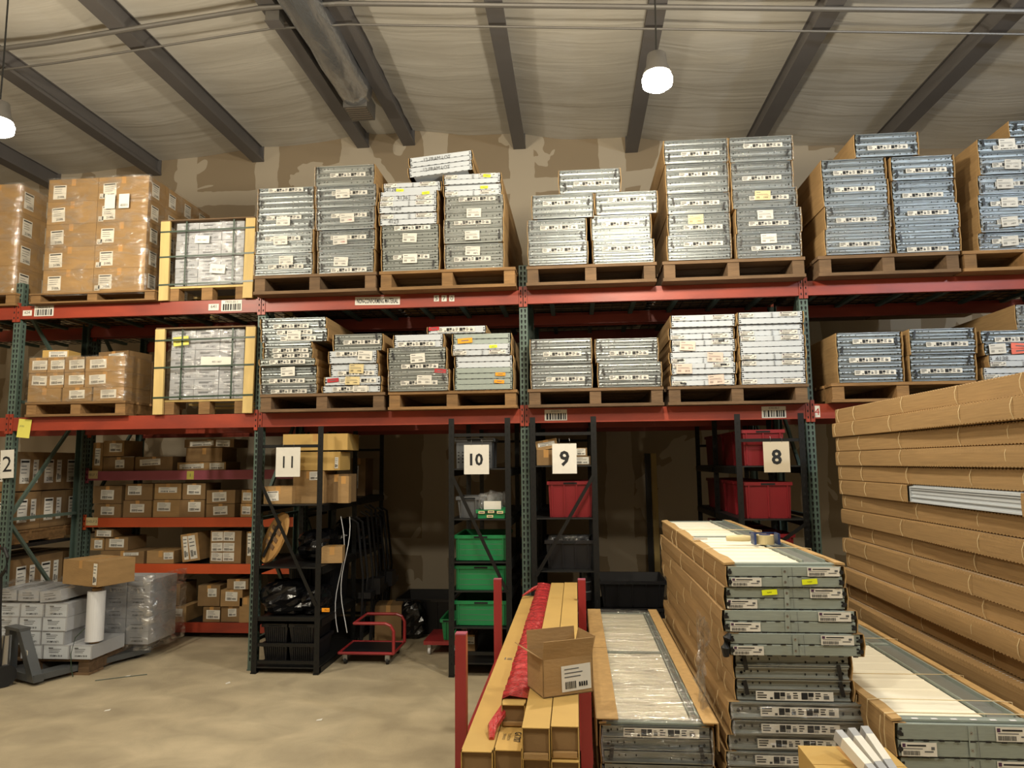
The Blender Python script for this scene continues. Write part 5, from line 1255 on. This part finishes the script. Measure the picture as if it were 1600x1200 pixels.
# very tall stack in cardboard channels along the right edge
g = 'cardboard-sided bundles in the very tall stack'
XB = 2.05; YN = 3.28; LB = 2.46
offs = [.0, -.042, .018, -.006, .024, -.03, .046, -.018, .044, -.022, .01, -.04, .036, -.045, .04, -.02, .036, -.014, .02]
def big_side(seed, y0, y1, bow):
    r = random.Random(seed); n = max(8, int((y1-y0)/.014)); mb = MB(); vs = []; ph = r.uniform(0, 6)
    for q in range(n+1):
        y = y0+(y1-y0)*q/n; w_ = .010*math.sin((y)*2.1+ph)*math.sin(y*1.1+ph*2)+bow*math.sin(PI*(y-y0)/(y1-y0)); tz = .075*(q % 2); sg = .05*math.sin(y*1.7+ph)
        vs += [(.06, y, .02), (-.009+w_*.8, y, .012+tz*.8), (-.010+w_, y, .3), (-.010+w_, y, .7), (-.009+w_*.8, y, .988-tz), (.07, y, .985)]
    for q in range(n):
        for j in range(5): pass
    fs = [(q*6+j, q*6+6+j, q*6+7+j, q*6+j+1) for q in range(n) for j in range(5)]
    mb.add(vs, fs, 'cardboard'); mb.add([(v[0]+.004, v[1], v[2]) for v in vs], [tuple(reversed(f)) for f in fs], 'cardboard')
    for b in (0, n*6): mb.add([vs[b+j] for j in range(1, 5)]+[(vs[b+j][0]+.004, vs[b+j][1], vs[b+j][2]) for j in range(1, 5)], [(0, 1, 5, 4), (1, 2, 6, 5), (2, 3, 7, 6)], 'cardboard_edge')
    return mb.mesh()
NB = 19; hb = (2.237-.148)/NB
for k in range(NB):          # k counts from the top
    zb = 2.237-(k+1)*hb; x0 = XB+offs[k]; rz = random.Random(k+50).uniform(-.012, .012)
    nm = ['topmost', 'second from top', 'third from top', 'fourth from top', 'fifth from top', 'sixth from top with a torn opening', 'seventh from top', 'eighth from top', 'ninth from top', 'tenth from top', 'tenth from below', 'ninth from below', 'eighth from below', 'seventh from below', 'sixth from below', 'fifth from below', 'fourth from below', 'third from below', 'lowest'][k]
    nm = nm.replace('tenth from below', 'eleventh from top').replace('ninth from below', 'twelfth from top')
    t = thing('door_section_bundle', f'brown cardboard-sided bundle, {nm} of the very tall stack', 'bundle', (x0, YN, zb), 0, g, (0, 0, rz))
    for j in range(2): link('door_section', PM['W'], t, (.30, .01, j*hb/2+.0006), (0, 0, 0), (.53, LB-.02, hb/2-.0012))
    if k != 5: segs = [(0, LB-.004*(k % 3))]
    else: segs = [(-.0, .14), (1.30, LB)]
    for sgm in segs: link('cardboard_channel', big_side(k*3+1, sgm[0], sgm[1], (-.022 if k in (13,) else 0)), t, (0, 0, 0), (0, 0, 0), (1, 1, hb))
    link('cardboard_channel', big_side(k*3+2, 0, LB, 0), t, (.60, 0, 0), (0, 0, 0), (-1, 1, hb))
    if k == 5:
        mb = MB(); 
        for j in range(4): mb.box(.018-.006*(j % 2), .03, .15, 1.29, .012+j*.023, .012+j*.023+(.006 if j % 2 else .012), 'panel_white')
        mb.box(.022, .034, .147, 1.293, .006, hb-.008, 'panel_white').box(.008, .02, .147, 1.293, hb-.018, hb-.010, 'panel_white').box(.008, .02, .147, 1.293, .006, .014, 'panel_white')
        mb.box(.008, .03, .145, .151, .006, hb-.01, 'panel_white').box(.008, .03, 1.289, 1.295, .006, hb-.01, 'panel_white'); link('exposed_white_section', mb.mesh(), t)
    for y in [v+random.Random(k*7+int(v*10)).uniform(-.09, .09) for v in (.18, .62, 1.35, 2.0)]+[LB-.07]:
        if k == 5 and .1 < y < 1.35: continue
        link('tie_cord', MB().tube([(-.006, y, .004), (-.016, y+.004, hb*.35), (-.018, y+.002, hb*.65), (-.008, y-.004, hb-.003)], .0021, 'cord', 5).mesh(), t)
pallet(XB, XB+.60, YN+.03, LB-.06, 0, .145, 'floor pallet under the very tall cardboard-sided stack')

# torn stretch film hanging on the tall stack's side
def rag(pts, w_, name, label, m='film_thick', seed=1):
    r = random.Random(seed); n = len(pts)-1; mb = MB(); mb.sm = True; vs = []; k = 9
    for q, p in enumerate(pts):
        for j in range(k): vs.append((p[0]+.02*r.uniform(-1, 1), p[1]+(j/(k-1)-.5)*w_*p[3], p[2]+.02*r.uniform(-1, 1)))
    mb.add(vs, [(q*k+j, q*k+j+1, (q+1)*k+j+1, (q+1)*k+j) for q in range(n) for j in range(k-1)], m)
    return tag(link(name, mb.mesh()), label, 'film')
rag([(.625-.004*q, 3.75-.012*q, 1.06-.032*q, .7+.3*math.sin(q*.8)) for q in range(22)], .34, 'torn_film', 'torn crumpled stretch film hanging down the side of the tall aisle stack')

# tape gun on the open-topped bundle
t = thing('tape_gun', 'beige tape gun with a roll of tape lying on the white section back', 'tape dispenser', (1.0, 4.12, 1.378), .0)
q0 = .0
link('tape_roll', MB().tube([(0.05, .02, .0), (.05, .02, .05)], .05, 'tape_beige', 24).mesh(), t)
link('roll_core', MB().tube([(.05, .02, .0), (.05, .02, .053)], .03, 'tape_blue', 16).mesh(), t)
link('dispenser_frame', MB().box(-.02, -.008, -.03, .05, .0, .062, 'tape_blue').box(-.02, .13, .072, .078, .052, .06, 'tape_blue').box(.112, .124, -.02, .06, .0, .06, 'tape_blue').mesh(), t)
link('handle', MB().tube([(-.03, .025, .03), (-.07, .025, .032), (-.16, .025, .03)], [.016, .019, .015], 'tape_beige', 12).mesh(), t)
o = link('folded_paper', MB().box(-.04, .04, -.01, .01, 0, .012, 'white_paper').mesh(), None, (.72, 4.3, 1.384)); tag(o, 'small folded white paper strip beside the tape gun', 'paper')

# ---------------------------------------------------------------- red cart with long cartons
t = thing('stake_cart', 'red steel cart with square upright posts carrying long yellow-brown cartons', 'cart', (-.265, 2.75, 0))
cx = -.265
for sx, px in ((-1, -.553), (1, .022)):
    for y in (3.35, 4.9):
        p = link('upright_post', MB().box(-.026, .026, 0, .052, .36, 1.05, 'cart_red').box(-.026, .026, 0, .052, 1.0505, 1.056, 'beam_pink').mesh(), t, (px-cx, y-2.75, 0))
    link('side_rail', MB().box(-.03, .03, .404, 1.898, .47, .53, 'cart_red').mesh(), t, (px-cx+(.014 if sx < 0 else 0), 3.0-2.75, 0))
link('deck_frame', MB().box(-.3, .3, .25, 2.3, .30, .358, 'cart_red').mesh(), t)
for sx in (-.22, .22):
    for y in (.35, 2.15):
        c = link('caster', MB().box(-.03, .03, -.03, .03, .13, .298, 'chrome').mesh(), t, (sx, y, 0)); link('wheel', MB().tube([(-.022, 0, .08), (.022, 0, .08)], .078, 'rubber', 18).mesh(), c)
link('cross_rail', MB().box(-.29, .31, .585, .60, .9, .95, 'cart_red').mesh(), t) if False else None
g = 'long cartons on the red cart'
def long_carton(x0, x1, z0, z1, y0, y1, label, text=None, openend=True, m='carton_yellow'):
    W = x1-x0; H = z1-z0; L = y1-y0; t = thing('long_carton', label, 'carton', ((x0+x1)/2, y0, z0), 0, g)
    link('carton_body', cached(('lc', round(W, 3), round(H, 3), round(L, 2)), lambda: MB().box(-W/2, W/2, .02, L, 0, H, m).box(-W/2, -W/2+.003, 0, .02, 0, H, m).box(W/2-.003, W/2, 0, .02, 0, H, m).box(-W/2, W/2, 0, .02, H-.003, H, m).box(-W/2, W/2, 0, .02, 0, .003, m).mesh()), t)
    link('end_flap', cached(('lf', round(W, 3), round(H, 3)), lambda: MB().box(-W/2+.004, W/2-.004, .012, .016, H*.22, H-.004, 'cardboard_dark').box(-W/2+.006, W/2-.006, -.004, .014, .004, H*.2, 'cardboard').mesh()), t)
    if text:
        mb = MB()
        T = Matrix.Translation((0, .12, H+.0006)) @ Matrix.Rotation(-PI/2, 4, 'X')
        T = Matrix.Translation((0, .17, H+.0008)) @ Matrix.Rotation(-PI/2, 4, 'Z') @ Matrix.Rotation(-PI/2, 4, 'X')
        mb.text(text[0], text[1], 0, 0, 'ink', 0, .14, .01, T=T); link('printing', mb.mesh(), t)
    return t
lay = .0945
for c, (xa, xb, n) in enumerate(((-.432, -.318, 4), (-.314, -.214, 4), (-.210, -.112, 5), (-.108, -.010, 5))):
    for k in range(n):
        zb = .445-.085+k*(.915-.36)/5 if n == 5 else .36+k*(.822-.36)/4
        hh = .555/5 if n == 5 else .462/4
        t = long_carton(xa, xb, zb+.001, zb+hh-.001, 2.6+.02*((k+c) % 2)+(.04 if c == 1 else 0), 5.58+.02*c, f'long narrow brown carton, {["lowest", "second", "third", "fourth", "topmost"][k] if not k == n-1 else "topmost"}, {["outer post column", "column under the red wrap", "column left of the right posts", "column against the right posts"][c]}')
        if k == n-1 and c != 1:
            mb = MB(); T = Matrix.Translation((0, 1.2, hh-.0012)) @ Matrix.Rotation(-PI/2, 4, 'X')
            mb.quad(-.02, -.014, -.02, .02, 'ink_grey', -.0006, T).quad(-.006, .02, -.02, -.012, 'ink_grey', -.0006, T).quad(-.006, .02, .0, .008, 'ink_grey', -.0006, T); link('printed_code', mb.mesh(), t)
        if k == n-1 and c == 1:
            T = Matrix.Translation((0.024, .12, hh-.0008)) @ Matrix.Rotation(-PI/2, 4, 'Z') @ Matrix.Rotation(-PI/2, 4, 'X')
            mb = MB().text('G1707', .026, 0, 0, 'ink', -.0008, .16, .01, T=T)
            T2 = Matrix.Translation((-.008, .12, hh-.0008)) @ Matrix.Rotation(-PI/2, 4, 'Z') @ Matrix.Rotation(-PI/2, 4, 'X')
            mb.text('TORSION', .011, 0, 0, 'ink', -.0008, .14, T=T2).text('SPRINGS', .011, 0, -.018, 'ink', -.0008, .14, T=T2)
            link('printed_code', mb.mesh(), t)
t = long_carton(-.310, -.218, .824, .905, 2.86, 5.55, 'long carton wrapped in red bubble film lying on the second column')
r = random.Random(3); mb = MB(); mb.sm = True; n = 110; vs = []; prof = [(-.052, .0), (-.053, .05), (-.05, .088), (-.02, .094), (.02, .094), (.05, .088), (.053, .05), (.052, .0)]
for q in range(n+1):
    y = .06+2.68*q/n
    for (x, z) in prof: vs.append((x*(1+.06*r.uniform(-1, 1)), y, max(.002, z+.005*r.uniform(-1, 1)+.003*math.sin(q*1.4))))
k_ = len(prof); mb.add(vs, [(q*k_+j, q*k_+j+1, (q+1)*k_+j+1, (q+1)*k_+j) for q in range(n) for j in range(k_-1)], 'bubble_red'); link('red_bubble_wrap', mb.mesh(), t)
link('torn_wrap_end', MB().tube([(-.04, .04, .05), (-.075, -.06, .02), (-.07, -.13, -.0)], [.02, .02, .01], 'bubble_red', 7).mesh(), t)
link('torn_wrap_end', MB().tube([(-.0, 2.72, .08), (-.08, 2.68, .06), (-.16, 2.6, .02)], [.02, .014, .006], 'bubble_red', 7).mesh(), t)
# open carton on top of the long cartons
t = thing('open_carton', 'open brown carton with raised flaps and a white barcode label on the long cartons', 'carton', (-.085, 3.03, .9165), 0, None, (0, 0, .44))
W, D, H = .22, .17, .145; th = .004
mb = MB().box(-W/2, W/2, -D/2, -D/2+th, 0, H, 'cardboard').box(-W/2, W/2, D/2-th, D/2, 0, H, 'cardboard').box(-W/2, -W/2+th, -D/2, D/2, 0, H, 'cardboard').box(W/2-th, W/2, -D/2, D/2, 0, H, 'cardboard').box(-W/2, W/2, -D/2, D/2, 0, th, 'cardboard_dark')
link('carton_body', mb.mesh(), t)
def flap(ax, L, w_, loc, rz, tilt, nm='flap'):
    o = link(nm, MB().box(-L/2, L/2, -.0015, .0015, 0, w_, 'cardboard').mesh(), t, loc, (0, 0, 0)); o.rotation_mode = 'ZYX'; o.rotation_euler = (tilt, 0, rz)
    o.rotation_mode = 'XYZ'; o.matrix_local = Matrix.Translation(loc) @ Matrix.Rotation(rz, 4, 'Z') @ Matrix.Rotation(tilt, 4, 'X')
flap(0, W, .075, (0, -D/2+.002, H), 0, .22); flap(0, W, .08, (0, D/2-.002, H), PI, .10)
flap(0, D-.01, .07, (-W/2+.002, 0, H), -PI/2, 1.0); flap(0, D-.01, .075, (W/2-.002, 0, H), PI/2, .25)
link('shipping_label', ship_label(.13, .10, 3), t, (.035, -D/2-.0022, .065), (0, -.03, 0))
link('label_number', MB().text('3693', .014, .03, -.028, 'ink', -.0006, .05, .01).text('GENERAL SUPPLY', .006, 0, .012, 'ink', -.0006, .11).mesh() if False else MB().text('3693', .014, .03, -.028, 'ink', -.0006, .05, .01).mesh(), t, (.035, -D/2-.0034, .065))

# carton cut by the lower frame edge with slim white cartons in it
carton(.83, 1.13, .0, .50, 2.57, .32, 'supporting brown carton on the floor in front of the tall aisle stack', None, 'cardboard_dark')
c = carton(.82, 1.14, .5005, .765, 2.56, .34, 'open brown carton with slim white boxes standing in it at the lower frame edge', None, 'carton_yellow')
for k in range(3):
    o = link('slim_white_box', MB().box(-.014, .014, -.02, .02, 0, .20, 'white_card').box(-.0145, .0145, -.0205, .0205, .04, .16, 'white_paper').mesh(), None, (.99+.037*k, 2.62+.02*k, .772), (-1.2, .0, .30-.1*k)); tag(o, f'slim white printed box sticking out of the open carton, {["outermost", "middle", "innermost"][k]} of three', 'box', 'slim white boxes')

# ---------------------------------------------------------------- pallet of white cartons, left
Y0 = 6.12; xp = at(131, 1040, Y0)[0]
pallet(-5.42, xp+.03, Y0+.03, 1.12, 0, .142, 'worn wooden floor pallet under the white cartons', 'pallet_grey')
g = 'white printed cartons on the floor pallet'; zb0 = .1435; rh = .121
rows = [[(108.5, 143), (67, 107.5), (32, 66)], [(63.5, 100), (32, 62.5), (0, 31)], [(66, 104), (29, 65), (-8, 28)], [(69, 105.5), (31.5, 68), (-6, 30.5)]]
yr = [1018, 999, 980, 959]
for k, cols in enumerate(rows):
    for i, (a, b) in enumerate(cols):
        xa, _ = at(a, yr[k], Y0); xb, _ = at(b, yr[k], Y0)
        t = thing('white_carton', f'white printed carton, {["lowest", "second", "third", "fourth"][k]} row, {["first", "second", "third"][i]} column from the film roll', 'carton', ((xa+xb)/2, Y0+rnd.uniform(0, .01), zb0+k*rh+.001), 0, g)
        W = xb-xa-.003; D = .46
        link('carton_body', cached(('wl', round(W, 3)), lambda: MB().box(-W/2, W/2, 0, D, 0, rh-.002, 'white_card').mesh()), t)
        mb = MB().box(-W/2+.006, W/2-.012, -.0008, 0, .006, rh-.010, 'panel_white'); mb.text('XNMN1871' if k % 2 else 'XNMN1818', .017, 0, .028, 'ink', -.0016, W*.7, .012)
        for q in range(3): mb.quad(-W*.28, W*(.1+.05*q), .055+.014*q, .060+.014*q, 'ink_grey', -.0016)
        mb.quad(-W*.3, -W*.12, .09, .10, 'ink_grey', -.0016); link('end_print', mb.mesh(), t)
for k in range(3):
    xa = at(70-35*k, 930, Y0)[0]; t = thing('white_carton', f'white printed carton lying askew on the fourth row, {["next to the brown carton", "middle one", "outermost one"][k]}', 'carton', (xa+.06, Y0+.0, zb0+4*rh+.006+.004*k), 0, g, (0, -.10 if k == 0 else .0, .0))
    link('carton_body', MB().box(-.10, .10, .0, .46, .01, .105, 'white_card').mesh(), t)
    link('end_print', MB().text('XNMN1871', .016, 0, .035, 'ink', -.001, .14, .012).quad(-.06, .05, .06, .066, 'ink_grey', -.001).quad(-.06, .03, .078, .084, 'ink_grey', -.001).mesh(), t)
xr = at(163, 985, 6.55)[0]
for k in range(5):
    for i in range(2):
        t = thing('white_carton', f'white carton under crinkled film at the back of the floor pallet, {["lowest", "second", "third", "fourth", "highest"][k]} row, {["inner", "outer"][i]}', 'carton', (xr+.02+.24*i, 6.66, zb0+k*rh+.001), 0, g)
        link('carton_body', MB().box(-.115, .115, 0, .46, 0, rh-.002, 'white_card').mesh(), t)
        link('end_print', MB().text('XNMN1818', .017, 0, .03, 'ink', -.001, .15, .012).quad(-.07, .05, .06, .066, 'ink_grey', -.001).mesh(), t)
o = link('stretch_film', wrap_sheet([(xr-.5, 6.62), (xr-.1, 6.63), (xr+.40, 6.63), (xr+.42, 7.18)], .10, .80, 21, 'film_thick', .022, 16)); tag(o, 'thick crinkled stretch film around the back white cartons on the floor pallet', 'stretch film')
xl = at(0, 930, Y0)[0]; r = random.Random(31); nx, ny = 20, 12; mb = MB(); mb.sm = True; X1_ = at(112, 930, Y0)[0]
mb.add([(xl-.25+(X1_-xl+.25)*i/nx, Y0-.02+.5*j/ny, zb0+5*rh+.012+.012*r.uniform(-1, 1)+.012*math.sin(i*.7)) for j in range(ny+1) for i in range(nx+1)], [(j*(nx+1)+i, j*(nx+1)+i+1, (j+1)*(nx+1)+i+1, (j+1)*(nx+1)+i) for j in range(ny) for i in range(nx)], 'film_thick')
mb.add([(xl-.25+(X1_-xl+.25)*i/nx, Y0-.022-.012*r.uniform(0, 1), zb0+5*rh-(.42-.012*i)*j/ny+.01) for j in range(ny+1) for i in range(nx+1)], [(j*(nx+1)+i, j*(nx+1)+i+1, (j+1)*(nx+1)+i+1, (j+1)*(nx+1)+i) for j in range(ny) for i in range(nx)], 'film')
tag(link('stretch_film', mb.mesh()), 'loose stretch film draped over the front white cartons on the floor pallet', 'stretch film')
# stretch wrap roll
xa = at(144.5, 980, Y0+.05)[0]; t = thing('wrap_roll', 'upright roll of clear stretch wrap standing on a white carton', 'roll', (xa-.012, Y0+.10, zb0+rh+.0015))
link('wrap_body', MB().tube([(0, 0, .02), (0, 0, .46)], .075, 'white_plastic', 28).mesh(), t); link('cardboard_core', MB().tube([(0, 0, 0), (0, 0, .485)], .04, 'cardboard', 20).mesh(), t)
# brown carton on top
t = carton(-4.80, -4.30, .775, .995, 6.05, .36, 'large brown carton with a narrow white label on top of the white cartons', None, 'cardboard', [(.42, .5, .10, .85)], rz=-.36); t.location = (-4.51, 6.16, .782)
link('carton_support', MB().box(-.1, .1, .1, .3, -.03, -.001, 'cardboard').mesh(), t)
o = link('strap_cord', MB().tube([(xa-.02, Y0-.02, .42), (xa-.10, Y0-.03, .34), (xa-.13, Y0-.035, .2), (xa-.12, Y0-.03, .06), (xa-.1, Y0-.03, .006)], .004, 'strap_green', 6).mesh()); tag(o, 'cut dark green strap hanging in front of the floor pallet', 'strap')
# pallet jack
t = thing('pallet_jack', 'dark grey pallet jack with a black looped handle, forks under the floor pallet', 'pallet jack', (-4.87, 5.90, 0), -.42)
for s in (-.17, .17):
    link('fork', MB().box(s-.075, s+.075, .05, 1.1, .05, .085, 'jack_grey').box(s-.075, s-.067, .05, 1.1, .035, .05, 'jack_grey').box(s+.067, s+.075, .05, 1.1, .035, .05, 'jack_grey').mesh(), t)
    link('load_wheel', MB().tube([(s-.03, 1.0, .036), (s+.03, 1.0, .036)], .034, 'rubber', 14).mesh(), t)
mb = MB()
for s in (-1, 1):
    vs = [(s*.25, .06, .05), (s*.25, .12, .05), (s*.13, .05, .46), (s*.13, -.04, .46), (s*.03, -.05, .46), (s*.03, .02, .2)]
    a = [(v[0], v[1], v[2]) for v in vs]; b = [(v[0]-s*.06, v[1], v[2]) for v in vs]
    mb.add([(s*.27, .02, .04), (s*.17, .02, .04), (s*.11, -.04, .47), (s*.05, -.04, .47), (s*.27, .10, .04), (s*.17, .10, .04), (s*.11, .04, .47), (s*.05, .04, .47)], [(0, 1, 3, 2), (4, 6, 7, 5), (0, 2, 6, 4), (1, 5, 7, 3), (2, 3, 7, 6), (0, 4, 5, 1)], 'jack_grey')
mb.box(-.12, .12, -.045, .045, .45, .475, 'jack_grey').box(-.27, .27, .02, .10, .03, .09, 'jack_grey'); link('body_frame', mb.mesh(), t)
link('warning_decal', MB().box(-.03, .03, -.0006, .0, -.02, .02, 'white_paper').quad(-.02, .02, .004, .008, 'ink', -.0009).quad(-.02, .012, -.006, -.002, 'ink', -.0009).mesh(), t, (.17, -.005, .28), (.10, .18, 0))
link('pump_cylinder', MB().tube([(0, -.08, .12), (0, -.08, .42)], .035, 'chrome', 16).box(-.05, .05, -.13, -.03, .06, .14, 'jack_grey').mesh(), t)
for s in (-.04, .04): link('steer_wheel', MB().tube([(s-.022, -.1, .09), (s+.022, -.1, .09)], .089, 'rubber', 20).mesh(), t)
link('handle_shaft', MB().tube([(0, -.12, .16), (0.02, -.16, .6), (.08, -.2, .93)], .016, 'tote_black', 10).mesh(), t)
link('handle_loop', MB().tube([(.08, -.2, .93), (-.01, -.205, 1.0), (-.035, -.21, 1.10), (.01, -.215, 1.17), (.15, -.215, 1.17), (.195, -.21, 1.10), (.17, -.205, 1.0), (.08, -.2, .93)], .014, 'rubber', 10).mesh(), t)
for k, (x, y, rz) in enumerate(((-3.6, 5.3, .4), (-4.0, 6.15, 0), (-3.0, 6.0, 1), (-1.9, 5.2, .2))):
    o = link('litter_scrap', MB().add([(-.02, -.01, .001), (.02, -.012, .003), (.025, .012, .008), (-.015, .014, .002)], [(0, 1, 2, 3)], 'white_paper').mesh(), None, (x, y, 0), (0, 0, rz)); tag(o, f'tiny pale scrap on the concrete, {POSN[k]} towards the red dolly', 'scrap', 'tiny scraps on the floor')
o = link('plastic_strip', MB().tube([(-4.2, 6.0, .004), (-4.0, 6.12, .004), (-3.85, 6.2, .004)], .004, 'strap_green', 5).mesh()); tag(o, 'thin dark strap lying on the floor by the pallet', 'strap')
